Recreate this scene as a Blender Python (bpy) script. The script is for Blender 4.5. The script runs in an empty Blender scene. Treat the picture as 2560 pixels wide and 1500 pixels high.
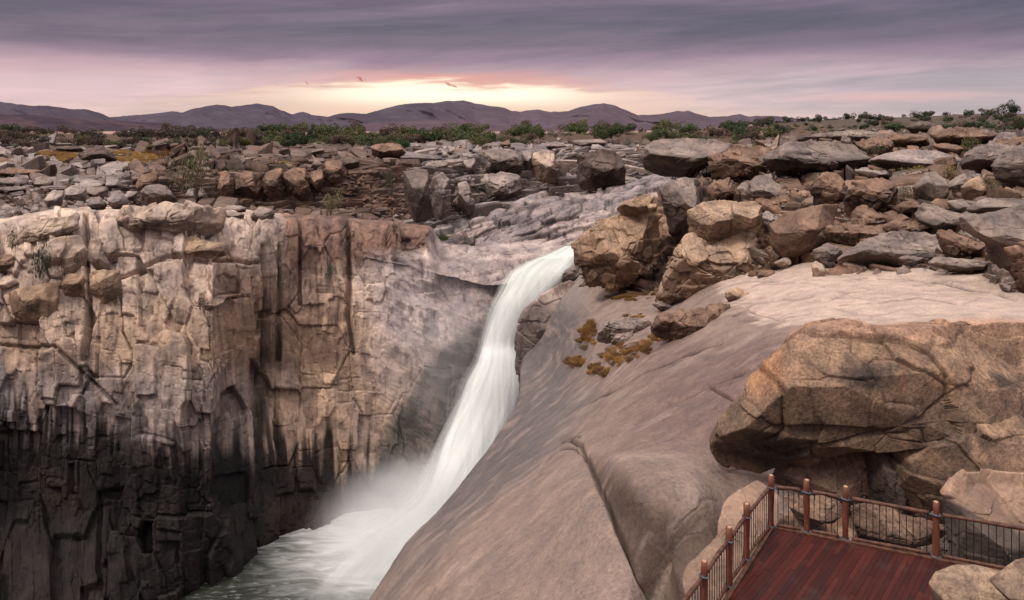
import bpy, math, random
import numpy as np

random.seed(7)
RNG = np.random.default_rng(11)
F, CX, HY = 1707.0, 1280.0, 320.0        # reference focal length, principal column and horizon row
col = bpy.context.scene.collection
Q = 1.0                                   # mesh density

# ------------------------------------------------------------------ numpy noise
def _h(ix, iy, iz, s):
    with np.errstate(over='ignore'):
        h = (ix.astype(np.uint32) * np.uint32(374761393) + iy.astype(np.uint32) * np.uint32(668265263)
             + iz.astype(np.uint32) * np.uint32(2147483647) + np.uint32((s * 1274126177 + 12345) & 0xffffffff))
        h = (h ^ (h >> np.uint32(13))) * np.uint32(1274126177)
        h = (h ^ (h >> np.uint32(16))) * np.uint32(2246822519)
        h = h ^ (h >> np.uint32(15))
    return h.astype(np.float64) / 4294967295.0

def vnoise(p, s=0):
    i = np.floor(p).astype(np.int64); f = p - i
    f = f * f * (3 - 2 * f)
    out = 0
    for dx in (0, 1):
        wx = f[..., 0] if dx else 1 - f[..., 0]
        for dy in (0, 1):
            wy = f[..., 1] if dy else 1 - f[..., 1]
            for dz in (0, 1):
                wz = f[..., 2] if dz else 1 - f[..., 2]
                out = out + wx * wy * wz * _h(i[..., 0] + dx, i[..., 1] + dy, i[..., 2] + dz, s)
    return out * 2 - 1

def fbm(p, o=4, s=0, g=0.5):
    a, t, n = 1.0, 0, 0
    for k in range(o):
        t = t + a * vnoise(p, s + k * 17); n += a; a *= g; p = p * 2.03 + 5.1
    return t / n

def blocks(p, size, s=0, jit=0.55, warp=0.25, tilt=0.7, crack=0.08, box=.45):
    """fractured rock: every cell has its own offset and slope, cracks run between cells"""
    q = p / np.asarray(size, float)
    if warp:
        w = np.stack([vnoise(q * 0.9 + 31.7 * k, s + k) for k in range(3)], -1)
        q = q + warp * w
    b = np.floor(q - 0.5).astype(np.int64)
    f1 = np.full(q.shape[:-1], 9.0); f2 = f1.copy()
    hh = np.zeros_like(f1); idr = np.zeros_like(f1)
    for dx in (0, 1):
        for dy in (0, 1):
            for dz in (0, 1):
                ix, iy, iz = b[..., 0] + dx, b[..., 1] + dy, b[..., 2] + dz
                c = np.stack([ix + .5 + jit * (_h(ix, iy, iz, s + 1) - .5), iy + .5 + jit * (_h(ix, iy, iz, s + 2) - .5),
                              iz + .5 + jit * (_h(ix, iy, iz, s + 3) - .5)], -1)
                d = q - c
                r = np.sqrt((d * d).sum(-1))
                a = np.abs(d).max(-1); r = (1 - box) * r + box * a
                rid = _h(ix, iy, iz, s + 4)
                v = (rid * 2 - 1) + tilt * (d[..., 0] * (_h(ix, iy, iz, s + 5) * 2 - 1) * 2
                     + d[..., 1] * (_h(ix, iy, iz, s + 6) * 2 - 1) * 2 + d[..., 2] * (_h(ix, iy, iz, s + 7) * 2 - 1) * 2)
                near = r < f1
                f2 = np.where(near, f1, np.minimum(f2, r))
                hh = np.where(near, v, hh); idr = np.where(near, rid, idr)
                f1 = np.where(near, r, f1)
    e = np.clip((f2 - f1) / crack, 0, 1)
    e = e * e * (3 - 2 * e)
    return hh, e, idr

def ss(x, a, b):
    t = np.clip((x - a) / (b - a), 0, 1)
    return t * t * (3 - 2 * t)

def P(px, py, D):
    return np.stack([(px - CX) / F * D, D * np.ones_like(px), -(py - HY) / F * D], -1)

def pt(px, py, D):
    return ((px - CX) / F * D, D, -(py - HY) / F * D)

# ------------------------------------------------------------------ object helpers
def tag(o, label=None, cat=None, group=None, kind=None):
    if label: o['label'] = label
    if cat: o['category'] = cat
    if group: o['group'] = group
    if kind: o['kind'] = kind
    return o

def link(name, me, m, parent=None):
    o = bpy.data.objects.new(name, me); col.objects.link(o)
    if m is not None and len(me.materials) == 0: me.materials.append(m)
    if parent is not None: o.parent = parent
    return o

def empty(name, loc=(0, 0, 0)):
    o = bpy.data.objects.new(name, None); col.objects.link(o); o.location = loc; o.empty_display_size = .2
    return o

def mesh_np(name, V, faces, colr=None, uv=None, smooth=True):
    me = bpy.data.meshes.new(name)
    V = np.asarray(V, np.float32); faces = np.asarray(faces, np.int32)
    k = faces.shape[1]
    me.vertices.add(len(V)); me.vertices.foreach_set('co', V.ravel())
    me.loops.add(faces.size); me.loops.foreach_set('vertex_index', faces.ravel())
    me.polygons.add(len(faces)); me.polygons.foreach_set('loop_start', np.arange(0, faces.size, k, dtype=np.int32))
    me.polygons.foreach_set('use_smooth', np.full(len(faces), smooth))
    me.update(calc_edges=True)
    if colr is not None:
        a = me.color_attributes.new('Col', 'FLOAT_COLOR', 'POINT')
        c = np.ones((len(V), 4), np.float32); c[:, :colr.shape[1]] = colr
        a.data.foreach_set('color', c.ravel())
    if uv is not None:
        l = me.uv_layers.new(name='UVMap'); l.data.foreach_set('uv', np.asarray(uv, np.float32)[faces.ravel()].ravel())
    return me

def grid_faces(R, C, wrap=False):
    i = np.arange(R - 1)[:, None]; j = np.arange(C if wrap else C - 1)[None, :]
    j2 = (j + 1) % C
    a = i * C + j; b = i * C + j2; c = (i + 1) * C + j2; d = (i + 1) * C + j
    return np.stack([a, d, c, b], -1).reshape(-1, 4)

def pchip(A, t):
    """monotone cubic along axis 0 of A, at the (fractional) positions t"""
    n = A.shape[0]; d = A[1:] - A[:-1]
    m = np.zeros_like(A)
    if n > 2:
        a, b = d[:-1], d[1:]
        s = a * b
        m[1:-1] = np.where(s > 0, 2 * s / np.where(s > 0, a + b, 1), 0)
    m[0] = d[0]; m[-1] = d[-1]
    i = np.clip(np.floor(t).astype(int), 0, n - 2); f = (t - i)[:, None, None]
    return (A[i] * (2 * f**3 - 3 * f**2 + 1) + m[i] * (f**3 - 2 * f**2 + f) + A[i + 1] * (-2 * f**3 + 3 * f**2) + m[i + 1] * (f**3 - f**2))

def tsamp(seg, step):
    out = []
    for k, L in enumerate(seg):
        n = max(2, int(L / step)); out += list(k + np.arange(n) / n)
    out.append(len(seg)); return np.array(out, float)

class Sheet: pass

def net(rows, step=2.2, stepc=None):
    A = np.array(rows, float)
    A[..., 2] = 1 / A[..., 2]
    px = A[..., :2]
    sr = np.percentile(np.linalg.norm(px[1:] - px[:-1], axis=-1), 70, axis=1)
    sc = np.percentile(np.linalg.norm(px[:, 1:] - px[:, :-1], axis=-1), 70, axis=0)
    B = pchip(A, tsamp(sr, step / Q))
    B = np.swapaxes(pchip(np.swapaxes(B, 0, 1), tsamp(sc, (stepc or step) / Q)), 0, 1)
    s = Sheet(); s.rt = tsamp(sr, step / Q)[:, None] + 0 * B[..., 0]; s.px = B[..., 0]; s.py = B[..., 1]; s.D = 1 / B[..., 2]
    s.P = P(s.px, s.py, s.D); return s

def normals(X):
    du = np.gradient(X, axis=0); dv = np.gradient(X, axis=1)
    n = np.cross(dv, du); n /= np.linalg.norm(n, axis=-1, keepdims=True) + 1e-9
    flip = (n * X).sum(-1) > 0           # face the viewer's side of the sheet
    if flip.mean() > .5: n = -n
    return n

def mixc(c, d, m):
    return c + (np.asarray(d) - c) * m[..., None]

def seg_dist(px, py, pts):
    best = np.full(px.shape, 1e9)
    for (x0, y0), (x1, y1) in zip(pts[:-1], pts[1:]):
        dx, dy = x1 - x0, y1 - y0
        t = np.clip(((px - x0) * dx + (py - y0) * dy) / (dx * dx + dy * dy), 0, 1)
        best = np.minimum(best, np.hypot(px - x0 - t * dx, py - y0 - t * dy))
    return best

def blob(px, py, x, y, rx, ry):
    return np.exp(-(((px - x) / rx) ** 2 + ((py - y) / ry) ** 2))

def finish(s, h, c, name, mat, kind='structure', nrm=None):
    n = normals(s.P) if nrm is None else nrm
    s.X = s.P + n * h[..., None]
    R, C = s.px.shape
    me = mesh_np(name, s.X.reshape(-1, 3), grid_faces(R, C), np.clip(c, 0.004, .95).reshape(-1, 3))
    o = link(name, me, mat)
    if kind: o['kind'] = kind
    s.obj = o
    return s

def on(s, px, py):
    k = np.argmin((s.px - px) ** 2 + (s.py - py) ** 2)
    i, j = divmod(int(k), s.px.shape[1])
    return s.X[i, j], s.D[i, j]

# ------------------------------------------------------------------ materials
class NT:
    def __init__(self, tree): self.t = tree; self.n = tree.nodes; self.l = tree.links
    def new(self, typ, **kw):
        nd = self.n.new(typ)
        for k, v in kw.items(): setattr(nd, k, v)
        return nd
    def put(self, sock, v):
        if isinstance(v, bpy.types.NodeSocket): self.l.new(v, sock)
        else: sock.default_value = v
    def m(self, op, a, b=0.0, c=0.0, clamp=False):
        nd = self.new('ShaderNodeMath', operation=op, use_clamp=clamp)
        self.put(nd.inputs[0], a); self.put(nd.inputs[1], b); self.put(nd.inputs[2], c); return nd.outputs[0]
    def mr(self, v, a, b, c=0.0, d=1.0, smooth=True):
        nd = self.new('ShaderNodeMapRange', interpolation_type='SMOOTHSTEP' if smooth else 'LINEAR')
        self.put(nd.inputs[0], v)
        for k, x in zip((1, 2, 3, 4), (a, b, c, d)): self.put(nd.inputs[k], x)
        return nd.outputs[0]
    def noise(self, vec, scale, detail=4, rough=.55, dist=0.0):
        nd = self.new('ShaderNodeTexNoise'); self.put(nd.inputs['Vector'], vec)
        nd.inputs['Scale'].default_value = scale; nd.inputs['Detail'].default_value = detail
        nd.inputs['Roughness'].default_value = rough; nd.inputs['Distortion'].default_value = dist
        return nd.outputs['Fac']
    def mapping(self, vec, scale=(1, 1, 1), rot=(0, 0, 0), loc=(0, 0, 0)):
        nd = self.new('ShaderNodeMapping'); self.put(nd.inputs[0], vec)
        nd.inputs['Scale'].default_value = scale; nd.inputs['Rotation'].default_value = rot; nd.inputs['Location'].default_value = loc
        return nd.outputs[0]
    def mix(self, f, a, b, mode='MIX'):
        nd = self.new('ShaderNodeMix', data_type='RGBA', blend_type=mode)
        self.put(nd.inputs[0], f)
        self.put(nd.inputs[6], a if isinstance(a, bpy.types.NodeSocket) else (*a, 1))
        self.put(nd.inputs[7], b if isinstance(b, bpy.types.NodeSocket) else (*b, 1)); return nd.outputs[2]

def newmat(name):
    m = bpy.data.materials.new(name); m.use_nodes = True
    t = NT(m.node_tree); t.n.clear()
    out = t.new('ShaderNodeOutputMaterial'); b = t.new('ShaderNodeBsdfPrincipled')
    t.l.new(b.outputs[0], out.inputs[0]); t.bsdf = b; t.out = out
    return m, t

def rock_mat(name, size=1.0, bump=.5, streak=0.0, rough=.85, cracks=.35, local=False, tint=None, grain=.35, spec=.25, blotch=1.0, tops=0.0):
    m, t = newmat(name)
    if local: pos = t.new('ShaderNodeTexCoord').outputs['Object']
    else: pos = t.new('ShaderNodeNewGeometry').outputs['Position']
    c = t.new('ShaderNodeVertexColor', layer_name='Col').outputs[0]
    if tint:
        oi = t.new('ShaderNodeObjectInfo')
        rv = t.mr(oi.outputs['Random'], 0, 1, .65, 1.3, False)
        c = t.mix(1.0, c, oi.outputs['Color'], 'MULTIPLY')
        g = t.new('ShaderNodeCombineColor'); [t.put(g.inputs[k], rv) for k in range(3)]
        c = t.mix(1.0, c, g.outputs[0], 'MULTIPLY')
    n1 = t.noise(pos, .55 / size, 6, .62)
    n2 = t.noise(pos, 4.5 / size, 5, .7)
    n3 = t.noise(t.mapping(pos, (1, 1, .12)), 2.0 / size, 4, .6)
    c = t.mix(t.mr(n1, .35, .68), t.mix(blotch, c, t.mix(1.0, c, (.66, .64, .66), 'MULTIPLY')), t.mix(blotch, c, t.mix(1.0, c, (1.22, 1.16, 1.1), 'MULTIPLY')))
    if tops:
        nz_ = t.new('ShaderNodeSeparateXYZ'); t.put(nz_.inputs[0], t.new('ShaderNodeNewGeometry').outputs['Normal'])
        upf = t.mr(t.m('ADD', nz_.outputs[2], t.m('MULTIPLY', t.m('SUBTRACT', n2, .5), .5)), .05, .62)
        c = t.mix(tops, c, t.mix(upf, t.mix(1.0, c, (.52, .43, .38), 'MULTIPLY'), t.mix(1.0, c, (1.22, 1.2, 1.2), 'MULTIPLY')))  # pale weathered tops, dark varnished sides; top-lit contrast also put into the colour
    c = t.mix(t.m('MULTIPLY', t.mr(n2, .42, .72), grain), c, t.mix(1.0, c, (.45, .42, .42), 'MULTIPLY'))
    c = t.mix(t.m('MULTIPLY', t.mr(n2, .5, .3), grain * .7), c, t.mix(1.0, c, (1.4, 1.36, 1.3), 'MULTIPLY'))
    if streak: c = t.mix(t.m('MULTIPLY', t.mr(n3, .5, .66), streak), c, t.mix(1.0, c, (.4, .37, .37), 'MULTIPLY'))
    vz = t.new('ShaderNodeTexVoronoi', feature='DISTANCE_TO_EDGE')
    wob = t.new('ShaderNodeVectorMath', operation='ADD')
    t.put(wob.inputs[0], t.mapping(pos, (1, 1, .75)))
    nn = t.new('ShaderNodeTexNoise'); t.put(nn.inputs['Vector'], pos); nn.inputs['Scale'].default_value = .8 / size; nn.inputs['Detail'].default_value = 3
    sc = t.new('ShaderNodeVectorMath', operation='SCALE'); t.put(sc.inputs[0], nn.outputs['Color']); sc.inputs[3].default_value = 1.6 * size
    t.put(wob.inputs[1], sc.outputs[0])
    t.put(vz.inputs['Vector'], wob.outputs[0]); vz.inputs['Scale'].default_value = .42 / size
    cr = t.mr(vz.outputs['Distance'], 0.0, .035)
    gate = t.mr(t.noise(pos, .3 / size, 2), .42, .58)
    cr = t.m('MAXIMUM', cr, t.m('SUBTRACT', 1.0, t.m('MULTIPLY', gate, cracks)))
    g = t.new('ShaderNodeCombineColor'); [t.put(g.inputs[k], cr) for k in range(3)]
    c = t.mix(1.0, c, g.outputs[0], 'MULTIPLY')
    t.put(t.bsdf.inputs['Base Color'], c)
    t.bsdf.inputs['Roughness'].default_value = rough; t.bsdf.inputs['Specular IOR Level'].default_value = spec
    hgt = t.m('ADD', t.m('MULTIPLY', n2, .5), t.m('ADD', t.m('MULTIPLY', n1, .8), t.m('MULTIPLY', cr, .35)))
    hgt = t.m('ADD', hgt, t.m('MULTIPLY', t.noise(pos, 16 / size, 3, .6), .16))
    bp = t.new('ShaderNodeBump'); bp.inputs['Strength'].default_value = bump; bp.inputs['Distance'].default_value = .35 * size
    t.put(bp.inputs['Height'], hgt); t.l.new(bp.outputs[0], t.bsdf.inputs['Normal'])
    return m

def flat_mat(name, c, rough=.7, vary=.25, scale=6, spec=.3, metal=0, stretch=(1, 1, 1), bump=.1):
    m, t = newmat(name)
    pos = t.mapping(t.new('ShaderNodeTexCoord').outputs['Object'], stretch)
    n = t.noise(pos, scale, 5, .6)
    t.put(t.bsdf.inputs['Base Color'], t.mix(t.mr(n, .3, .7), [x * (1 - vary) for x in c], [min(1, x * (1 + vary)) for x in c]))
    t.bsdf.inputs['Roughness'].default_value = rough; t.bsdf.inputs['Specular IOR Level'].default_value = spec
    t.bsdf.inputs['Metallic'].default_value = metal
    bp = t.new('ShaderNodeBump'); bp.inputs['Strength'].default_value = bump; bp.inputs['Distance'].default_value = .02
    t.put(bp.inputs['Height'], n); t.l.new(bp.outputs[0], t.bsdf.inputs['Normal'])
    return m

def leaf_mat(name, c):
    m, t = newmat(name)
    oi = t.new('ShaderNodeObjectInfo')
    v = t.new('ShaderNodeVertexColor', layer_name='Col').outputs[0]
    cc = t.mix(1.0, v, c, 'MULTIPLY')
    cc = t.mix(1.0, cc, oi.outputs['Color'], 'MULTIPLY')
    t.put(t.bsdf.inputs['Base Color'], cc); t.bsdf.inputs['Roughness'].default_value = .75
    t.bsdf.inputs['Specular IOR Level'].default_value = .15
    return m

M = dict(
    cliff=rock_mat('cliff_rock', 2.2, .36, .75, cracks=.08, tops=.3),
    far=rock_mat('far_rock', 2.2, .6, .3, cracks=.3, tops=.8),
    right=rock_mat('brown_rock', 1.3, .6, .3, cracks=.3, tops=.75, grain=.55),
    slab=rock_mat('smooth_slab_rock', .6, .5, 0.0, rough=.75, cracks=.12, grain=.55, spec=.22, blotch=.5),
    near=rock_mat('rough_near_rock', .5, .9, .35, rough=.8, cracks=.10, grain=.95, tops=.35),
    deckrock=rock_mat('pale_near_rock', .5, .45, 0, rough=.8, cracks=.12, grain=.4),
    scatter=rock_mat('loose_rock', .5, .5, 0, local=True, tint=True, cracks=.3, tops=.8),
    hill=rock_mat('distant_hill', 200, .3, 0, rough=1, cracks=0, grain=.15, spec=0, blotch=.4),
)

# ------------------------------------------------------------------ the sheets of the terrain
print('sheets')
# ---- far ground: plateau, mid cliffs, out to the horizon (left to right columns)
cols = []
def C_(*a): cols.append(a)
#      near hidden        terrace            foot of step       top of step       behind             scrub              plain            horizon
C_((-900,600,88),  (-900,560,95),  (-900,520,112), (-900,470,125), (-900,400,200), (-900,352,520), (-900,331,4000), (-900,322.5,16000))
C_((-200,600,90),  (-200,548,97),  (-200,520,112), (-200,470,128), (-200,402,200), (-200,352,520), (-200,331,4000), (-200,322.5,16000))
C_((0,600,92),     (0,545,100),    (0,515,114),    (0,465,130),    (0,402,210),    (0,352,520),    (0,331,4000),    (0,322.5,16000))
C_((200,590,96),   (200,530,103),  (200,505,115),  (200,450,135),  (200,402,210),  (200,354,520),  (200,331,4000),  (200,322.5,16000))
C_((330,590,99),   (330,535,106),  (330,510,118),  (330,440,142),  (330,398,210),  (330,355,520),  (330,331,4000),  (330,322.5,16000))
C_((400,590,100),  (400,540,108),  (400,525,138),  (400,425,148),  (400,395,205),  (400,357,520),  (400,331,4000),  (400,322.5,16000))
C_((600,590,104),  (600,545,114),  (600,530,140),  (600,420,150),  (600,390,200),  (600,357,500),  (600,331,4000),  (600,322.5,16000))
C_((800,600,114),  (800,555,124),  (800,538,144),  (800,415,156),  (800,385,200),  (800,350,480),  (800,331,4000),  (800,322.5,16000))
C_((980,620,122),  (980,570,130),  (980,550,148),  (980,410,165),  (980,380,205),  (980,350,460),  (980,331,4000),  (980,322.5,16000))
C_((1090,640,126), (1090,600,134), (1100,575,156), (1095,400,176), (1090,374,205), (1090,348,440), (1090,331,4000), (1090,322.5,16000))
C_((1250,650,130), (1250,560,150), (1250,535,168), (1250,385,184), (1250,364,215), (1250,348,430), (1250,331,4000), (1250,322.5,16000))
C_((1450,650,132), (1450,520,160), (1450,495,178), (1450,378,192), (1450,360,225), (1450,345,420), (1450,331,4000), (1450,322.5,16000))
C_((1650,600,120), (1650,480,168), (1650,455,180), (1650,368,196), (1650,350,235), (1650,335,430), (1650,328,4000), (1650,322.5,16000))
C_((1830,600,110), (1830,470,150), (1830,440,165), (1830,380,190), (1830,350,245), (1830,328,430), (1830,318,1500), (1830,322.5,16000))
C_((2050,600,105), (2050,470,140), (2050,430,160), (2050,370,185), (2050,335,250), (2050,312,420), (2050,302,700),  (2050,322.5,16000))
C_((2350,600,100), (2350,440,125), (2350,400,140), (2350,350,170), (2350,320,240), (2350,300,380), (2350,291,600),  (2350,322.5,16000))
C_((2560,600,95),  (2560,430,110), (2560,380,125), (2560,330,150), (2560,305,210), (2560,290,320), (2560,282,500),  (2560,322.5,16000))
C_((3600,600,90),  (3600,430,100), (3600,370,115), (3600,310,140), (3600,280,190), (3600,265,300), (3600,260,500),  (3600,322.5,16000))
rows = [[c[k] for c in cols] for k in range(8)]
s = net(rows, 1.7, 2.2)
near = 1 - ss(s.D, 260, 520)
nz = fbm(s.P / 14, 4, 3)
midc = ss(s.px, 1010, 1080) * (1 - ss(s.px, 1800, 1900))
p1 = np.stack([s.px, s.py * 1.0, 0 * s.px + 3], -1)
b0, e0, i0 = blocks(p1, (120, 78, 50), 5, crack=.14, box=.75, jit=.8, warp=.22)
b1, e1, i1 = blocks(p1, (74, 40, 50), 3, crack=.30, box=.7, jit=.7, warp=.3)
b2, e2, i2 = blocks(p1, (30, 17, 50), 9, crack=.34, box=.6, jit=.7, warp=.3)
b3, e3, i3 = blocks(p1, (12, 8, 50), 15, crack=.4, box=.5, jit=.7)
pxm = s.D / F
gr = 1 - .45 * ss(s.D, 190, 260)
h = near * pxm * gr * (8 * b1 + 3.0 * b2 + 1.0 * b3 - 6 * (1 - e1) - 2.6 * (1 - e2) - .8 * (1 - e3)) + near * .8 * nz
h = h + near * pxm * midc * (13 * b0 - 11 * (1 - e0))
far = np.stack([s.P[..., 0] / 60, s.P[..., 1] / 60, s.P[..., 2] * 0], -1)
h = h + (1 - near) * (1 - ss(s.D, 1000, 1500)) * 1.6 * fbm(far, 4, 8)
grey = np.array([.185, .150, .135]); brown = np.array([.125, .082, .062]); pale = np.array([.36, .31, .30]); earth = np.array([.15, .095, .062])
c = np.zeros(s.P.shape) + grey
c = mixc(c, brown, ss(s.px, 340, 420) * (1 - ss(s.px, 960, 1040)) * ss(s.py, 380, 400) * (.35 + .65 * ss(nz + .3 * (i1 - .5), -.3, .2)))
c = mixc(c, (.34, .30, .29), midc * ss(s.py, 340, 380) * (.55 + .4 * ss(i0, .3, .6)))
c = mixc(c, (.15, .135, .135), midc * ss(i0, .68, .8) * .8)
c = c * (1 - .5 * (midc * (1 - e0) ** 2)[..., None])
c = mixc(c, (.27, .235, .22), (1 - ss(s.px, 330, 380)) * ss(s.py, 430, 470) * ss(i2, .4, .7) * .5)
c = mixc(c, (.17, .115, .085), ss(s.px, 1780, 1900) * ss(s.py, 300, 330) * (.4 + .6 * ss(nz, -.25, .25)))
c = mixc(c, (.20, .13, .09), ss(nz + .35 * vnoise(s.P / 3, 5), .18, .4) * .6)
c = c * (1 - .4 * (1 - e1)[..., None] ** 3 - .3 * (1 - e2)[..., None] ** 3)
c = c * (.75 + .5 * i2[..., None]) * (.86 + .28 * i3[..., None])
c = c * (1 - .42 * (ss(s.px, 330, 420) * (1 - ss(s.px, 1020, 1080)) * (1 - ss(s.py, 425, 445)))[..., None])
c = mixc(c, earth * .62, ss(s.D, 230, 380))
plain = ss(s.D, 1500, 3500)
c = mixc(c, np.array((.09,.07,.05)), ss(s.px, 1900, 2100) * ss(s.D, 150, 260) * (1 - plain))
c = mixc(c, (.55, .38, .33), plain * (.5 + .5 * ss(vnoise(np.stack([s.P[..., 0] / 300, s.P[..., 1] / 900, 0 * s.D], -1), 4), -.2, .3)))
h = np.where(s.D > 1500, 0, h)
nr = normals(s.P); up = np.zeros_like(nr); up[..., 2] = 1
wv = ss(s.D, 200, 420)[..., None]; nr = nr * (1 - wv) + up * wv
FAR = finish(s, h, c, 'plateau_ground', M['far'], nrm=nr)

# ---- left cliff
cols = []
C_((-600,560,88), (-600,575,82), (-600,760,78), (-600,1000,75), (-600,1250,71), (-600,1720,66))
C_((-150,545,104), (-150,560,92), (-150,760,85), (-150,1000,81), (-150,1260,77), (-150,1720,66.5))
C_((0,540,106), (0,556,94), (0,750,87), (0,1000,82.5), (0,1260,79), (0,1720,67))
C_((150,520,110), (150,530,96), (150,740,88.5), (150,1000,83.5), (150,1270,80), (150,1640,70.5))
C_((300,515,113), (300,530,98), (300,740,90), (300,1000,85), (300,1260,81.5), (300,1560,75))
C_((540,520,117), (540,535,101), (540,740,92), (540,1000,87), (540,1200,84.5), (540,1440,83))
C_((565,522,118), (565,545,103), (565,740,97), (565,1000,94.5), (565,1190,90), (565,1425,84))
C_((630,530,120), (630,550,106), (630,740,99.5), (630,1000,98), (630,1170,93), (630,1390,87))
C_((700,535,122), (700,555,109), (700,740,104), (700,950,101), (700,1150,96), (700,1355,90))
C_((880,545,126), (880,560,116), (880,740,108), (880,930,103.5), (880,1120,100), (880,1296,96))
C_((1000,555,128), (1000,572,118), (1000,740,112), (1000,900,107), (1000,1080,103), (1000,1275,98.5))
C_((1072,562,130), (1072,576,119.5), (1072,740,115), (1066,885,109.5), (1056,1050,104.6), (1045,1258,100))
C_((1102,600,131), (1102,648,122.5), (1096,745,117), (1090,880,110), (1090,1040,105), (1080,1250,100.5))
C_((1240,640,129), (1235,690,124), (1225,760,121), (1200,880,115), (1170,1020,110), (1130,1230,103))
C_((1300,655,131), (1300,700,129), (1300,760,127), (1300,880,122), (1290,1020,118), (1280,1230,110))
rows = [[c_[k] for c_ in cols] for k in range(6)] + [[(c_[5][0], c_[5][1] + 70, c_[5][2] + 1) for c_ in cols]]
s = net(rows, 2.0)
X, Z = s.P[..., 0], s.P[..., 2]
U = s.px * .06 + .6 * vnoise(s.P / 7, 61)
pf = np.stack([U, 0 * U + 2.5, Z + .12 * U], -1)
b1, e1, i1 = blocks(pf, (7.4, 5, 11.0), 21, crack=.035, box=1.0, jit=.8, warp=.05, tilt=.55)
b2, e2, i2 = blocks(pf + 3.3, (3.0, 2, 4.8), 27, crack=.05, box=1.0, jit=.85, warp=.06, tilt=.5)
b3, e3, i3 = blocks(pf + 7.1, (.85, 1, 1.25), 33, crack=.08, box=1.0, jit=.85, warp=.08, tilt=.5)
nz = fbm(s.P / 9, 5, 21)
st = fbm(np.stack([U / 1.1, 0 * U, Z / 18], -1), 4, 44)
smooth = ss(s.px, 880, 1000) * (1 - (1 - ss(s.px, 1070, 1095)) * (1 - ss(s.py, 610, 650)))                     # polished wall beside the fall
pan = ss(s.px, 555, 580) * (1 - ss(s.px, 860, 900)) * (1 - ss(s.py, 900, 960))   # plain vertical panels
k = (1 - .8 * smooth) * (1 - .45 * pan) * (.12 + .88 * ss(s.rt, .55, 1.15))
gate = ss(vnoise(s.P / 5, 77), -.25, .35)
ck1 = (1 - e1) * (.35 + .65 * gate); ck2 = (1 - e2) * gate
k = k * (1 - .35 * ss(vnoise(s.P / 11, 91), 0, .5))
h = k * (1.35 * b1 + .44 * b2 + .10 * b3 - .55 * ck1 - .22 * ck2 - .12 * (1 - e3) * gate) + .40 * nz + .10 * fbm(s.P / 1.6, 5, 5, .6)
h = (h + .24 * k * st) * (.35 + .65 * ss(s.rt, .5, 1.1))
h = h + pan * .9 * np.abs(fbm(np.stack([X / 2.0, s.P[..., 1] / 4, Z / 50], -1), 3, 51))
# slanting folds polished by the water
dg = (X * .75 + Z) / 3.2 + 1.4 * nz
h = h + smooth * .6 * (1 - np.abs(((dg % 2) - 1))) + smooth * .45 * fbm(np.stack([(X * .75 + Z) / 1.1, s.P[..., 1] / 9, (X - Z * .75) / 7], -1), 4, 7)
for pts, w, d in (([(873, 560), (876, 700), (872, 790), (885, 880)], 5, 1.6), ([(745, 560), (750, 760)], 4, 1.0),
                  ([(650, 620), (655, 760), (650, 960)], 5, 1.2), ([(690, 620), (700, 780), (695, 900)], 5, 1.2),
                  ([(215, 540), (222, 690), (225, 820), (215, 900)], 5, 1.4), ([(0, 860), (150, 870), (290, 1010)], 4, .8),
                  ([(290, 690), (420, 640), (560, 650), (640, 660)], 4, .9)):
    h = h - d * np.exp(-(seg_dist(s.px, s.py + 6 * nz, pts) / w) ** 2)
tan = np.array([.50, .375, .28])
c = np.zeros(s.P.shape) + tan
c = mixc(c, (.60, .49, .41), (1 - ss(s.py + 40 * nz, 660, 840)) * .9)
c = mixc(c, (.36, .29, .245), ss(i1, .6, .8) * .55)
c = mixc(c, (.21, .125, .095), ss(s.px, 690, 720) * (1 - ss(s.px, 1078, 1092)) * (1 - ss(s.py + 25 * nz + 60 * ss(s.px, 960, 1000), 650, 690)) * .9)
c = mixc(c, (.30, .19, .125), pan * ss(s.py, 640, 700) * .5)
c = mixc(c, (.15, .10, .08), pan * ss(st, .05, .3) * .75)
c = mixc(c, (.55, .475, .46), smooth * (1 - ss(s.py + 60 * nz, 850, 1080)) * .9)
c = mixc(c, (.36, .285, .245), ss(s.py, 820, 900) * smooth * .5)
grs = ss(s.py + 50 * nz, 880, 960) * (1 - ss(s.px, 600, 700))
c = mixc(c, (.33, .285, .27), grs * .75)
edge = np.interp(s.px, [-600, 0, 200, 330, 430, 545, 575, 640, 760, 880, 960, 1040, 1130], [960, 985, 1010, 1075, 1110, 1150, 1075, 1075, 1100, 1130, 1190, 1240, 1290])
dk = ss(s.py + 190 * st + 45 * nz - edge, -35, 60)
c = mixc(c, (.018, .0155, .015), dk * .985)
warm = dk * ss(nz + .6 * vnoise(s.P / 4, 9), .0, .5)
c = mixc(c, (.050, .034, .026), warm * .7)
c = mixc(c, (.012, .011, .012), ss(blob(s.px, s.py, 560, 1185, 150, 85) + .3 * st, .4, .75) * .8)
c = mixc(c, (.022, .019, .019), ss(blob(s.px, s.py, 80, 1380, 300, 150) + .3 * st, .45, .8) * .6)
wet = ss(s.px - np.interp(s.py, [700, 780, 850, 900, 1000, 1100, 1250], [1235, 1200, 1130, 1075, 1000, 945, 880]) + 35 * nz, -10, 45)
c = mixc(c, (.085, .08, .075), wet * .85)
c = mixc(c, (.045, .06, .048), wet * ss(nz, 0, .3) * .5)
c = mixc(c, (.40, .36, .35), dk * ss(st, .20, .32) * (1 - ss(s.py, 1000, 1180)) * (1 - ss(s.px, 560, 620)) * .8)
c = c * (1 - .35 * (ck1 * k)[..., None] - .2 * (ck2 * k)[..., None])
c = c * (.84 + .32 * i2[..., None]) * (.88 + .24 * i3[..., None])
c = mixc(c, c * .72, ss(st, -.05, .3) * ss(s.py, 760, 900) * (1 - smooth))
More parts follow.
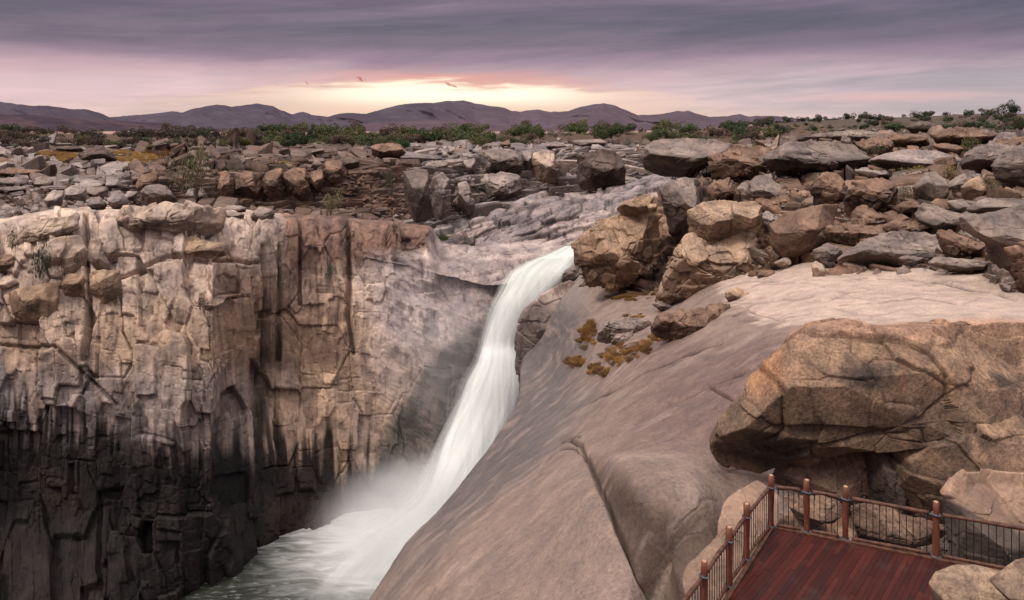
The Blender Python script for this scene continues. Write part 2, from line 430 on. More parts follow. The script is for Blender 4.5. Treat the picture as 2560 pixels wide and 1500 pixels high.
CLIFF = finish(s, h, c, 'gorge_cliff', M['cliff'])

# ---- polished rock shelf and stepped ledges behind the lip of the fall
cols = []
C_((880,640,112), (880,600,126), (880,590,130), (885,585,136), (885,580,142), (890,575,150))
C_((1000,660,114), (1000,618,122), (1010,608,128), (1010,600,136), (1010,592,142), (1020,580,152))
C_((1120,690,118), (1120,632,124), (1120,612,129), (1125,600,136), (1125,590,142), (1130,575,152))
C_((1235,710,121), (1240,665,124), (1235,622,130), (1200,600,135), (1195,560,140), (1250,530,160))
C_((1320,690,122), (1325,650,124), (1330,618,130), (1330,598,135), (1290,550,141), (1300,508,164))
C_((1385,670,122), (1380,640,125), (1400,610,131), (1420,590,136), (1440,520,146), (1440,480,168))
C_((1470,640,122), (1470,625,126), (1480,600,131), (1500,570,136), (1540,490,150), (1580,455,170))
C_((1560,640,118), (1560,620,124), (1580,590,130), (1600,560,136), (1660,470,152), (1700,440,172))
C_((1700,640,114), (1700,620,120), (1720,590,126), (1740,560,132), (1780,470,148), (1800,440,170))
rows = [[c_[k_] for c_ in cols] for k_ in range(6)]
s = net(rows, 1.8)
p1 = np.stack([s.px, s.py + .27 * s.px, 0 * s.px + 3], -1)
b1, e1, i1 = blocks(p1, (150, 34, 50), 61, crack=.10, box=.85, jit=.8, warp=.25)
b2, e2, i2 = blocks(p1, (64, 16, 50), 67, crack=.10, box=.85, jit=.8, warp=.3)
nz = fbm(s.P / 6, 4, 61)
lo = ss(s.py, 596, 616)
k = 1 - .85 * lo
h = k * s.D / F * (8 * b1 + 4 * b2 - 6 * (1 - e1) - 3 * (1 - e2)) + .5 * nz + .2 * fbm(s.P / 1.2, 4, 9)
for (x, y, rx, ry, d) in ((1221, 634, 12, 9, 1.8), (1176, 625, 10, 8, .9), (1272, 627, 16, 6, .9), (1330, 648, 9, 10, 1.0), (1303, 650, 6, 9, .8)):
    h = h - d * blob(s.px, s.py, x, y, rx, ry)
c = np.zeros(s.P.shape) + np.array([.42, .355, .34])
c = mixc(c, (.50, .44, .415), lo * ss(nz, -.2, .3))
c = mixc(c, (.27, .24, .245), ss(i1, .6, .7) * k * .7)
c = mixc(c, (.30, .235, .215), ss(nz, .1, .4) * .5)
for (x, y, rx, ry) in ((1221, 634, 12, 9), (1272, 629, 14, 5)):
    c = mixc(c, (.12, .10, .10), ss(blob(s.px, s.py, x, y, rx, ry), .4, .7) * .8)
c = c * (1 - .5 * k[..., None] * (1 - e1)[..., None] - .25 * k[..., None] * (1 - e2)[..., None]) * (.85 + .3 * i2[..., None])
SHELF = finish(s, h, c, 'rock_shelf', M['cliff'])

# ---- brown boulder slope to the right of the fall
cols = []
C_((1440,760,98), (1440,660,100), (1480,600,104), (1560,560,110), (1600,500,116), (1650,470,120), (1690,440,128), (1740,415,140), (1760,400,150))
C_((1600,800,80), (1600,720,84), (1620,640,90), (1660,560,96), (1700,500,102), (1740,460,108), (1770,430,116), (1790,400,128), (1800,375,150))
C_((1760,800,68), (1760,740,72), (1780,680,76), (1800,600,82), (1820,520,88), (1840,470,95), (1850,420,103), (1860,385,115), (1870,360,150))
C_((1950,760,58), (1950,690,63), (1950,640,68), (1960,580,72), (1970,500,78), (1970,450,86), (1980,410,96), (1980,375,110), (1980,350,150))
C_((2150,740,54), (2150,665,58), (2150,620,62), (2150,560,66), (2150,490,72), (2150,450,79), (2150,410,88), (2150,370,102), (2150,340,145))
C_((2350,730,51), (2350,655,55), (2350,600,59), (2350,540,63), (2350,480,68), (2350,440,74), (2350,400,82), (2350,360,96), (2350,325,135))
C_((2500,730,47), (2500,680,50), (2500,600,54), (2500,530,58), (2500,460,63), (2500,420,68), (2500,380,76), (2500,340,90), (2500,305,125))
C_((2900,730,44), (2900,680,46), (2900,600,50), (2900,530,54), (2900,450,58), (2900,400,63), (2900,360,71), (2900,310,86), (2900,280,120))
rows = [[c_[k_] for c_ in cols] for k_ in range(9)]
s = net(rows, 2.0)
nz = fbm(s.P / 7, 4, 71)
p1 = np.stack([s.px + .35 * s.py, s.py, 0 * s.px + 3], -1)
b1, e1, i1 = blocks(p1, (150, 66, 50), 71, crack=.2, box=.6, jit=.9, warp=.35)
b2, e2, i2 = blocks(p1, (58, 28, 50), 77, crack=.24, box=.6, jit=.9, warp=.35)
b3, e3, i3 = blocks(p1, (22, 12, 50), 83, crack=.3, box=.5, jit=.8)
pxm = s.D / F
h = pxm * (13 * b1 + 8 * b2 + 2.5 * b3 - 14 * (1 - e1) - 8 * (1 - e2) - 2.2 * (1 - e3)) + .6 * nz
c = np.zeros(s.P.shape) + np.array([.20, .125, .088])
c = mixc(c, (.26, .225, .215), ss(s.px + 500 * nz, 2100, 2450) * .8)
c = mixc(c, (.22, .185, .17), (1 - ss(s.py + 60 * nz, 400, 480)) * .7)
c = mixc(c, (.30, .20, .135), ss(i1, .55, .75) * .5)
c = mixc(c, (.075, .055, .045), ss(nz, .15, .4) * .5)
c = c * (1 - .5 * (1 - e1)[..., None] ** 3 - .35 * (1 - e2)[..., None] ** 3) * (.8 + .4 * i2[..., None]) * (.88 + .24 * i3[..., None])
SLOPE = finish(s, h, c, 'rocky_slope', M['right'])

# ---- smooth dome of rock between the fall and the deck
R_ = [
 [(1440,700,122), (1425,680,112), (1470,670,104), (1530,690,96), (1640,720,86), (1800,690,74), (1920,665,71), (2050,640,68), (2500,630,60), (2950,630,58)],
 [(1345,790,116), (1350,780,106), (1395,770,98), (1500,790,82), (1640,800,69), (1840,760,57), (1940,748,53.5), (2050,735,50), (2500,735,45), (2950,735,44)],
 [(1300,900,110), (1310,880,101), (1375,900,88), (1470,920,67), (1610,900,53), (1800,870,43), (1880,850,40.7), (1960,830,38.5), (2400,812,34), (2950,812,33)],
 [(1300,1090,86), (1290,1010,79), (1305,1050,68), (1400,1060,52), (1550,1030,41), (1720,1010,34.5), (1790,1005,32.6), (1850,1000,31), (2300,1000,31), (2950,1000,31)],
 [(1180,1330,68), (1118,1250,58), (1150,1250,50), (1270,1245,38), (1450,1200,30), (1620,1180,26.5), (1710,1180,25.9), (1790,1180,25.5), (2300,1180,28.5), (2950,1180,28.5)],
 [(1060,1500,60), (988,1410,50), (1020,1400,43), (1160,1380,32), (1360,1340,26), (1530,1290,22.8), (1670,1262,22.6), (1800,1275,22.8), (2300,1290,25.5), (2950,1300,25.5)],
 [(1000,1620,56), (918,1512,46), (950,1505,39), (1090,1500,28.5), (1310,1480,22.5), (1560,1430,20.3), (1680,1420,21.4), (1800,1410,21.0), (2300,1420,23), (2950,1420,23)],
 [(900,1830,48), (790,1700,42), (830,1700,34), (1010,1700,24.5), (1260,1700,19), (1500,1650,17.2), (1670,1600,18.9), (1800,1600,18.4), (2300,1600,20), (2950,1600,20)]]
s = net(R_, 2.6)
nz = fbm(s.P / 7, 4, 91)
n2 = fbm(s.P / 1.8, 4, 95)
dirn = np.stack([(s.P[..., 0] * .5 + s.P[..., 1] * .2 - s.P[..., 2]) / .9, (s.P[..., 0] + s.P[..., 1]) / 9, s.P[..., 2] * .1], -1)
lay = fbm(dirn, 4, 97)
h = .45 * nz + .05 * n2 + .0 * lay + .05 * fbm(s.P / .5, 4, 99, .6)
ckd = 0 * h
def crack(pts, wid, dep):
    global h, ckd
    ckd = np.maximum(ckd, np.exp(-(seg_dist(s.px + 7 * n2, s.py + 7 * nz, pts) / (wid * .55)) ** 2) * min(1, dep / .16))
    h = h - dep * np.exp(-(seg_dist(s.px + 7 * n2, s.py + 7 * nz, pts) / wid) ** 2)
crack([(1420, 1100), (1450, 1115), (1480, 1180), (1520, 1270), (1570, 1370), (1620, 1450), (1680, 1540)], 5, .35)
crack([(1400, 1102), (1425, 1094), (1450, 1096)], 3, .18); crack([(1400, 1130), (1430, 1122), (1465, 1140)], 3, .18)
crack([(1668, 1010), (1740, 985), (1770, 968), (1880, 930), (1960, 890)], 4, .25); crack([(1768, 968), (1800, 985), (1835, 1012)], 3.5, .22)
crack([(1460, 1010), (1560, 960), (1700, 890), (1800, 850)], 3.5, .22)
crack([(1830, 790), (1870, 775), (1960, 800)], 3, .12); crack([(2020, 745), (2060, 752), (2120, 730)], 4, .3)
crack([(2200, 690), (2330, 700), (2460, 720), (2540, 750)], 3.5, .25); crack([(2100, 770), (2300, 742), (2500, 770)], 3, .12)
rgc = np.random.default_rng(8)
for _ in range(26):
    x0_ = rgc.uniform(1330, 2400); y0_ = rgc.uniform(760, 1330) if x0_ < 1800 else rgc.uniform(690, 800)
    L_ = rgc.uniform(60, 230); sl_ = (-.5 if x0_ < 1800 else -.08) + rgc.normal() * .07
    crack([(x0_, y0_), (x0_ + L_ * .5, y0_ + sl_ * L_ * .5 + rgc.normal() * 5), (x0_ + L_, y0_ + sl_ * L_)], 2.6, rgc.uniform(.03, .09))
# belly below the brow of the upper slab, its shade put into the colour
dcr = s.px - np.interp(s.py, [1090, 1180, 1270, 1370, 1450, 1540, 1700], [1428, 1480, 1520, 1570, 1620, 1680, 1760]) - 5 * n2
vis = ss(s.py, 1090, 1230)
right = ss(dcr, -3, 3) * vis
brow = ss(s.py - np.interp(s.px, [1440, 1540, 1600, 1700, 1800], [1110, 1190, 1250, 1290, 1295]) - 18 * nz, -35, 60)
h = h + vis * ss(dcr, -6, 90) * .75 * (1 - ss(s.px, 1720, 1850)) + right * (1 - brow) * .12
c = np.zeros(s.P.shape) + np.array([.285, .215, .18])
c = mixc(c, (.20, .14, .125), ss(s.px, 1400, 1700) * ss(s.py, 820, 880) * (1 - ss(s.py, 1050, 1250)) * (.85 + .15 * ss(lay, -.2, .3)))
topl = ss(s.px + 90 * lay + 70 * n2 - np.interp(s.py, [620, 760, 830, 880], [1640, 1830, 1990, 2200]), -30, 40) * (1 - ss(s.py + 20 * n2, 850, 880))
c = mixc(c, (.60, .475, .395), topl * (.8 + .2 * lay))
oran = ss(s.px, 1960, 2060) * ss(s.py - np.interp(s.px, [1960, 2200, 2560], [825, 812, 800]) + 12 * n2, -12, 12)
c = mixc(c, (.50, .27, .165), oran * .75)
wetg = 1 - ss(s.px + 60 * nz - np.interp(s.py, [700, 850, 1000, 1150, 1300, 1500], [1440, 1450, 1440, 1360, 1150, 950]), -50, 90)
c = mixc(c, (.12, .115, .118), wetg * .8)
c = mixc(c, (.40, .34, .31), (1 - ss(s.py, 700, 800)) * (1 - ss(s.px, 1440, 1500)) * .6)
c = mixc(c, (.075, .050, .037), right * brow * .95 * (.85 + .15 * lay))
c = mixc(c, (.36, .265, .21), (1 - right) * ss(s.py, 1150, 1300) * ss(lay + nz, -.1, .35) * (1 - wetg) * .6)
fine = fbm(np.stack([(s.P[..., 0] * .5 - s.P[..., 2]) / .35, (s.P[..., 0] + s.P[..., 1]) / 3.5, 0 * s.D], -1), 4, 98)
c = mixc(c, (.20, .15, .135), ss(.1 * lay + .9 * fine, .1, .5) * .40 * (1 - topl * .5))
c = mixc(c, (.50, .40, .34), ss(fine + .5 * n2, .12, .5) * .22)
c = c * (1.07 + .14 * n2[..., None])
c = c * (1 - .72 * ckd[..., None])
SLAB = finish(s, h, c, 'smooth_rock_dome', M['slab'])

# ------------------------------------------------------------------ hills
ridge = [(-900,290),(-500,262),(-250,248),(-80,250),(0,254),(30,258),(81,264),(122,264),(173,272),(218,273),(244,280),(274,293),(325,289),(386,283),(432,278),(457,281),(477,273),(513,265),(543,260),(564,263),(581,267),(609,263),(642,258),(680,264),(701,274),(731,286),(757,278),(777,286),(818,291),(843,285),(868,282),(914,284),(950,275),(990,263),(1036,257),(1087,257),(1112,252),(1158,251),(1188,258),(1229,265),(1260,269),(1280,277),(1300,278),(1331,274),(1351,274),(1376,280),(1422,277),(1453,267),(1483,260),(1509,258),(1534,263),(1564,274),(1595,287),(1625,286),(1666,283),(1691,277),(1722,277),(1742,284),(1773,292),(1818,290),(1849,284),(1869,291),(1910,289),(1940,290),(2010,297),(2100,300),(2400,305),(3200,310)]
xs = np.arange(-900, 3200, 3.0)
ry = np.interp(xs, *zip(*ridge)) + 1.4 * fbm(np.stack([xs / 14, 0 * xs, 0 * xs], -1), 3, 2)
T = np.linspace(0, 1.3, 60)
px = np.repeat(xs[None], len(T), 0); t = T[:, None]
base = 328.5
gul = fbm(np.stack([px / 60 + 2 * t, t * 1.6 + 0 * px, 0 * px], -1), 5, 12)
prof = np.where(t < 1, np.clip(t, 0, 1) ** .8, 1 - (t - 1) * 1.2)
wt = np.clip(np.sin(np.clip(t, 0, 1) * np.pi), 0, 1)
py = base - (base - ry[None]) * (prof + .06 * gul * wt)
D = 7000 + 2600 * t - 700 * gul * wt + 500 * fbm(np.stack([px / 200, 0 * px, 0 * px + 3], -1), 3, 5)
s = Sheet(); s.px, s.py, s.D = px, py, D; s.P = P(px, py, D)
c = np.zeros(s.P.shape) + np.array([.098, .082, .108])  # bluish purple distance haze baked into the hill colour
c = mixc(c, (.082, .068, .090), ss(gul, -.3, .2)); c = mixc(c, (.145, .105, .125), ss(px, 1000, 1300) * .45)
finish(s, np.zeros_like(D), c, 'hills', M['hill'])
ridge2 = [(-900,330),(-300,300),(-100,287),(0,286),(120,288),(260,300),(400,308),(470,318),(520,322),(640,320),(700,321),(760,323),(860,316),(950,305),(1100,300),(1200,308),(1300,320),(1420,318),(1600,323),(1900,326),(2300,326)]
xs = np.arange(-900, 2300, 3.0); ry = np.interp(xs, *zip(*ridge2)) + 1.2 * fbm(np.stack([xs / 16, 0 * xs, 0 * xs], -1), 3, 6)
px = np.repeat(xs[None], len(T), 0)
gul = fbm(np.stack([px / 50 + 2 * t, t * 2.0 + 0 * px, 0 * px], -1), 5, 33)
py = 331.5 - (331.5 - ry[None]) * (prof + .06 * gul * wt); D = 5200 + 1500 * t - 260 * gul * wt
s = Sheet(); s.px, s.py, s.D = px, py, D; s.P = P(px, py, D)
c = np.zeros(s.P.shape) + np.array([.09, .062, .074]); c = mixc(c, (.062, .047, .062), ss(gul, -.2, .2))  # purple distance haze baked into the foothill colour as well
c = mixc(c, (.125, .09, .11), ss(px, 700, 1000) * .8)
finish(s, np.zeros_like(D), c, 'foothills', M['hill'])

# ------------------------------------------------------------------ rocks with a given outline
print('rocks')
ORG = dict(p=(0, 0, 1), z1=(0, 0, 1.969), z2=(1280, 0, 1.969), z3=(0, 300, 2.93), z4=(850, 300, 2.93), z5=(1700, 250, 2.93),
           z7=(1280, 700, 1.846), z8=(1680, 1140, 2.864))
PAL = dict(sand=((.36,.27,.195), (.16,.115,.085)), salmon=((.38,.26,.19), (.16,.11,.085)), brown=((.245,.165,.12), (.10,.07,.055)), tan=((.40,.285,.195), (.17,.12,.088)),
           grey=((.27,.225,.20), (.10,.082,.075)), pale=((.52,.42,.34), (.29,.22,.17)), dark=((.15,.115,.098), (.055,.045,.042)), rust=((.37,.255,.175), (.085,.065,.052)),
           lgrey=((.36,.31,.285), (.17,.14,.13)), cream=((.47,.35,.25), (.20,.14,.10)))
def bedrock(sh, x0, y0, x1, y1, wx, wy, amp, tint, name, mat, seed, skip=None, tilt=.25, drop=7.0, thin=0.0, lift=0.0, rows_y=None):
    rg = np.random.default_rng(seed)
    sub = 2
    PX_, PY_ = sh.px[::sub, ::sub], sh.py[::sub, ::sub]; Pp = sh.P[::sub, ::sub]
    # bucket lookup of the sheet
    gx = np.clip(((PX_ + 400) / 8).astype(int), 0, 420); gy = np.clip((PY_ / 4).astype(int), 0, 300)
    tab = np.full((421, 301), -1); order = np.argsort(-Pp[..., 1].ravel())
    tab[gx.ravel()[order], gy.ravel()[order]] = order
    flatP = Pp.reshape(-1, 3)
    def look(x, y):
        a = int(np.clip((x + 400) / 8, 0, 420)); b = int(np.clip(y / 4, 0, 300))
        for r in range(0, 5):
            for da, db in ((0, 0), (0, r), (0, -r), (r, 0), (-r, 0)):
                k = tab[min(420, max(0, a + da)), min(300, max(0, b + db))]
                if k >= 0: return flatP[k]
        return None
    nx, ny = int((x1 - x0) / wx) + 1, int((y1 - y0) / wy) + 1
    J = rg.uniform(-.34, .34, (ny + 1, nx + 1, 2)); sk = rg.uniform(-.4, .4, ny + 1)
    V, Fq, Cc = [], [], []
    W = [[None] * (nx + 1) for _ in range(ny + 1)]; S = {}
    for a in range(ny + 1):
        for b in range(nx + 1):
            x = x0 + (b + J[a, b, 0] + sk[a]) * wx; y = y0 + (a + J[a, b, 1]) * wy
            q = look(x, y); W[a][b] = q; S[a, b] = (x, y)
    for a in range(ny):
        for b in range(nx):
            if rg.random() < thin: continue
            c4 = [W[a][b], W[a][b + 1], W[a + 1][b + 1], W[a + 1][b]]
            if any(q is None for q in c4): continue
            mx = np.mean([S[a, b][0], S[a + 1, b + 1][0]]); my = np.mean([S[a, b][1], S[a + 1, b + 1][1]])
            if my > y1 or my < y0 or (skip and skip(mx, my)): continue
            c4 = np.array(c4); cen = c4.mean(0); D = cen[1]; m = D / F
            lf = vnoise(np.array([[mx / (wx * 3.1), my / (wy * 3.1), seed * 1.7]]), seed)[0]
            z = cen[2] * .5 + .5 * c4[2:, 2].mean() + m * (amp * (rg.uniform(-1, 1) * .6 + lf * 1.0) + lift)
            loop = []
            for k in range(4):                       # chipped corners
                p, n_ = c4[k], c4[(k + 1) % 4]; pr = c4[k - 1]
                t_ = rg.uniform(.04, .26)
                loop.append(p + (pr - p) * t_ * rg.uniform(.4, 1)); loop.append(p + (n_ - p) * t_)
            loop = np.array(loop); loop = cen + (loop - cen) * .97
            w_ = np.ptp(c4[:, 0]); h0 = min(w_, 6) * .5
            gxz, gyz = rg.normal() * tilt, rg.normal() * tilt * .25
            dz = (loop[:, 0] - cen[0]) * gxz + np.clip((loop[:, 1] - cen[1]), -6, 6) * gyz
            bev = h0 * rg.uniform(.10, .35)
            top = cen + (loop - cen) * rg.uniform(.78, .93); n0 = len(V)
            for q, d in zip(top, dz): V.append((q[0], q[1], z + d * .9 + rg.normal() * .03 * h0))
            for q, d in zip(loop, dz): V.append((q[0] + rg.normal() * .03 * h0, q[1], z + d - bev * rg.uniform(.6, 1.4)))
            belly = cen + (loop - cen) * rg.uniform(.93, 1.03)
            for q, d in zip(belly, dz): V.append((q[0] + rg.normal() * .05 * h0, q[1], z + d - bev - h0 * rg.uniform(.5, 1.2)))
            for q, d in zip(loop, dz): V.append((q[0], q[1], z - drop))
            V.append((cen[0] + rg.normal() * .1 * w_, cen[1], z + abs(rg.normal()) * .08 * h0))
            for r in range(3):
                for k in range(8):
                    k2 = (k + 1) % 8; A_, B_ = n0 + r * 8, n0 + (r + 1) * 8
                    Fq.append((A_ + k, B_ + k, B_ + k2)); Fq.append((A_ + k, B_ + k2, A_ + k2))
            for k in range(8): Fq.append((n0 + 32, n0 + k, n0 + (k + 1) % 8))
            t_ = np.array(tint(mx, my, rg)) * rg.uniform(.75, 1.25)
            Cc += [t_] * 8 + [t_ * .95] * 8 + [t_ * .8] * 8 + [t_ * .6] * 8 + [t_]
    me = mesh_np(name, np.array(V), np.array(Fq), np.clip(np.array(Cc), .004, .9), smooth=False)
    o = link(name, me, M[mat]); o['kind'] = 'structure'; return o
def tint_far(x, y, rg):
    if x < 335: c_ = [(.23,.195,.18), (.17,.13,.11), (.30,.26,.24)][rg.integers(0, 3)]
    elif x < 1030: c_ = [(.15,.10,.078), (.12,.083,.066), (.20,.15,.125)][rg.integers(0, 3)]
    else: c_ = [(.31,.275,.26), (.24,.21,.20), (.38,.33,.30), (.17,.15,.145)][rg.integers(0, 4)]
    if x > 1700: c_ = [(.22,.165,.135), (.17,.125,.10), (.28,.235,.21)][rg.integers(0, 3)]
    return c_
def skip_far(x, y):
    if 80 < x < 440 and 376 < y < 406: return True
    if x < 1100 and y > 556: return True
    if x >= 1100 and y > 560 - (x - 1100) * .20: return True
    return False
bedrock(FAR, -160, 356, 2400, 400, 42, 7, 3, tint_far, 'bedrock_ledges', 'far', 31, skip_far, .15, thin=.12)
bedrock(FAR, -160, 396, 1800, 575, 52, 15, 9, tint_far, 'bedrock_ledges', 'far', 32, skip_far, .16, thin=.06)
bedrock(FAR, -160, 380, 1800, 575, 22, 8, 7, tint_far, 'bedrock_ledges', 'far', 33, skip_far, .2, thin=.35)
bedrock(FAR, 1010, 380, 1720, 565, 74, 26, 20, tint_far, 'bedrock_columns', 'far', 36, skip_far, .10, drop=14)
bedrock(FAR, 380, 415, 1010, 530, 56, 24, 12, lambda x, y, rg: [(.165,.11,.085), (.13,.088,.068), (.19,.14,.115)][rg.integers(0, 3)], 'bedrock_columns', 'far', 37, skip_far, .10, drop=10, thin=.15)
def tint_sl(x, y, rg): return [(.21,.14,.10), (.17,.115,.085), (.25,.185,.145), (.25,.215,.19)][rg.integers(0, 4)]
def skip_sl(x, y): return (x < 2080 and y > 640) or (x < 1900 and y > 560) or (x < 1800 and y > 520) or y > 668
bedrock(SLOPE, 1780, 365, 2640, 680, 74, 26, 13, tint_sl, 'bedrock_blocks', 'right', 34, skip_sl, .28, thin=.1)
bedrock(SLOPE, 1780, 365, 2640, 680, 32, 13, 12, tint_sl, 'bedrock_blocks', 'right', 35, skip_sl, .35, thin=.4)
AUTO = False
_sub = [(sh.px[::3, ::3].ravel(), sh.py[::3, ::3].ravel(), sh.X[::3, ::3, 1].ravel()) for sh in (FAR, CLIFF, SHELF, SLOPE, SLAB)]
def vis_depth(x, y):
    best = 1e9
    for a, b, d in _sub:
        r = (a - x) ** 2 + (b - y) ** 2; k = np.argmin(r)
        if r[k] < 90: best = min(best, d[k])
    return best
def hero(org, poly, D, thick, pal, label, mat='right', top=.62, blk=.5, size=None, seed=None, tiltD=0.0, e=.46, name='boulder', cracks=1.0, group=None, cfun=None, round_=.06, step=2.2):
    ox, oy, sc = ORG[org]
    pts = np.array([(ox + x / sc, oy + y / sc) for x, y in poly])
    seed = seed if seed is not None else int(abs(pts.sum())) % 9973
    c0 = pts.mean(0)
    if mat in ('right', 'far') and org != 'z7': pts = c0 + (pts - c0) * 1.06
    elif pal == 'rust': pts = c0 + (pts - c0) * 1.03
    if AUTO:
        x0_, x1_ = pts[:, 0].min(), pts[:, 0].max(); ds = []
        for f_ in (.25, .5, .75):
            xx_ = x0_ + (x1_ - x0_) * f_; ys_ = []
            for (xa, ya), (xb, yb) in zip(pts, np.roll(pts, -1, 0)):
                if (xa - xx_) * (xb - xx_) <= 0 and xa != xb: ys_.append(ya + (yb - ya) * (xx_ - xa) / (xb - xa))
            d_ = vis_depth(min(xx_, 2600), max(ys_) - 1.5)
            if d_ < 1e8: ds.append(d_)
        if ds:
            thick = min(thick, np.ptp(pts[:, 1]) * np.median(ds) / F * 1.1 + .3)
            D = float(np.median(ds)) + .25 * thick
    a = np.arctan2(-(pts[:, 1] - c0[1]), pts[:, 0] - c0[0])
    W = np.ptp(pts[:, 0]); H = np.ptp(pts[:, 1])
    nth = int(np.clip((W + H) * 2 / (step * 1.3), 60, 620)); nph = int(np.clip(nth / 2.2, 36, 300))
    th = np.linspace(-np.pi, np.pi, nth, endpoint=False)
    # ray / outline intersection
    rr = np.zeros(nth)
    P0, P1 = pts, np.roll(pts, -1, 0)
    dx, dy = np.cos(th), -np.sin(th)
    for (x0, y0), (x1, y1) in zip(P0, P1):
        ex, ey = x1 - x0, y1 - y0
        den = dx * ey - dy * ex
        den = np.where(abs(den) < 1e-9, 1e-9, den)
        tt = ((x0 - c0[0]) * ey - (y0 - c0[1]) * ex) / den
        uu = ((x0 - c0[0]) * dy - (y0 - c0[1]) * dx) / den
        ok = (tt > 0) & (uu >= -1e-6) & (uu <= 1 + 1e-6)
        rr = np.where(ok, np.maximum(rr, tt), rr)
    kk = max(1, int(nth * .006)); ker = np.hanning(2 * kk + 3)[1:-1]; ker /= ker.sum()
    rr = np.convolve(np.r_[rr[-kk:], rr, rr[:kk]], ker, 'valid')
    ph = np.linspace(-np.pi / 2, np.pi / 2, nph)
    cp = np.cos(ph)[:, None] ** e; sp = (np.sign(np.sin(ph)) * np.abs(np.sin(ph)) ** .8)[:, None]
    ux = np.cos(th)[None] * rr[None] * cp; uy = np.sin(th)[None] * rr[None] * cp; uz = sp + 0 * ux     # uz<0 towards viewer
    m = D / F
    q = np.stack([ux / (W / 2), uz, uy / (H / 2)], -1)
    rg = np.random.default_rng(seed)
    planes = [((0.08, -.66, .75), top), ((rg.uniform(-.5, .5), -1, -.25), .80)]
    for _ in range(11): planes.append(((rg.uniform(-.9, .9), -rg.uniform(.45, 1), rg.uniform(-.65, .7)), rg.uniform(.66, .9)))
    for n, d in planes:
        n = np.array(n) / np.linalg.norm(n)
        dd = q @ n
        f = np.where(dd > d, d / np.maximum(dd, 1e-6), 1)
        f = 1 - (1 - f) * 1.0
        q = q * f[..., None]
    q[..., 1] = np.where(q[..., 1] > 0, q[..., 1] * .3, q[..., 1])
    py_up = q[..., 2] * H / 2
    Dl = D * (1 + tiltD * q[..., 2])
    Tm = thick
    world = np.stack([q[..., 0] * W / 2 * m + (c0[0] - CX) * m, D * (1 + 0 * Dl) + q[..., 1] * Tm + tiltD * q[..., 2] * D, py_up * m - (c0[1] - HY) * m], -1)
    # keep the outline when the body leans back: rescale around the viewer's ray
    if tiltD:
        kf = (1 + tiltD * q[..., 2]); world[..., 0] *= kf; world[..., 2] *= kf
    sz = size or min(W, H) * m * .55
    b1, e1, i1 = blocks(world, (sz, sz * 1.2, sz * .8), seed, crack=.05, box=.7, jit=.8)
    b2, e2, i2 = blocks(world, (sz * .4, sz * .5, sz * .3), seed + 7, crack=.07, box=.7, jit=.8)
    nz = fbm(world / sz, 4, seed); n2 = fbm(world / (sz * .25), 4, seed + 3)
    ckg = .2 + .8 * ss(vnoise(world / (sz * 1.3), seed + 11), -.3, .3)
    nrm = np.stack([q[..., 0] / (W * m / 2), q[..., 1] / Tm, q[..., 2] / (H * m / 2)], -1); nrm /= np.linalg.norm(nrm, axis=-1, keepdims=True) + 1e-9
    hh = sz * (.12 * blk * b1 + .06 * blk * b2 - cracks * blk * (.075 * (1 - e1) + .03 * (1 - e2)) * ckg + round_ * .6 * nz + .02 * n2)
    V = world + nrm * hh[..., None]
    A, B = [np.array(x) for x in PAL[pal]]
    cc = np.zeros(V.shape) + A
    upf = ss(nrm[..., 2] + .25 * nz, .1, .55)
    cc = mixc(cc, A * .62 + B * .38, 1 - upf)  # sides darker: brown varnish plus some shade put into the colour
    cc = mixc(cc, B, ss(nz + .35 * (1 - upf) + .25 * n2, .3, .62) * .7)
    cc = cc * (.86 + .28 * i1[..., None]) * (1 - .4 * blk * cracks * ((1 - e1) * ckg)[..., None] - .22 * blk * cracks * ((1 - e2) * ckg)[..., None])
    if cfun is not None:
        gx = CX + V[..., 0] / V[..., 1] * F; gy = HY - V[..., 2] / V[..., 1] * F
        cc = cfun(cc, gx, gy, nz, n2)
    base = V.reshape(-1, 3).mean(0)
    me = mesh_np(name, V.reshape(-1, 3) - base, grid_faces(nph, nth, True), np.clip(cc, .004, .9).reshape(-1, 3))
    o = link(name, me, M[mat]); o.location = base
    tag(o, label, 'boulder' if name == 'boulder' else name.replace('_', ' '), group)
    return o

def wet_c(cc, gx, gy, nz, n2):
    return mixc(cc, (.44, .36, .32), ss(760 - gy + (gx - 1340) * .5 + 20 * n2, -20, 30) * .9)
hero('p', [(1402,712),(1425,700),(1455,715),(1450,780),(1425,850),(1385,920),(1330,975),(1296,985),(1290,930),(1286,870),(1292,810),(1318,765),(1350,735)], 101, 5, 'grey', 'grey wet rock buttress along the right side of the falling water', mat='cliff', blk=.3, top=.6, cfun=wet_c, step=1.8) if True else None
# -- boulders beside the lip of the fall
hero('z4', [(1720,905),(1900,760),(2040,700),(2310,680),(2330,760),(2335,1000),(2200,1100),(2030,1200),(1880,1225),(1810,1190),(1800,1140),(1740,1020)], 88, 5, 'tan', 'huge brown boulder with mosaic cracks leaning over the right side of the waterfall lip', size=4.2, blk=.8)
hero('z4', [(2030,650),(2080,600),(2250,545),(2295,580),(2270,640),(2130,700),(2070,700)], 88, 2, 'tan', 'flat slab of tan rock lying on top of the huge boulder beside the waterfall', blk=.25)
hero('z4', [(2250,618),(2330,612),(2312,662),(2262,664)], 86, .9, 'tan', 'small angular tan stone wedged at the right end of the flat slab', blk=.3)
hero('z5', [(-30,600),(20,590),(120,590),(162,650),(168,740),(100,830),(75,980),(20,1030),(-60,1000),(-110,800),(-140,660),(-90,610)], 88, 4, 'grey', 'tall grey pillar boulder stained dark, behind the two cap boulders', blk=.4)
hero('z5', [(208,640),(262,590),(380,578),(412,640),(402,745),(228,748)], 92, 3, 'brown', 'rounded brown boulder between the grey pillar and the tilted grey boulder', blk=.6)
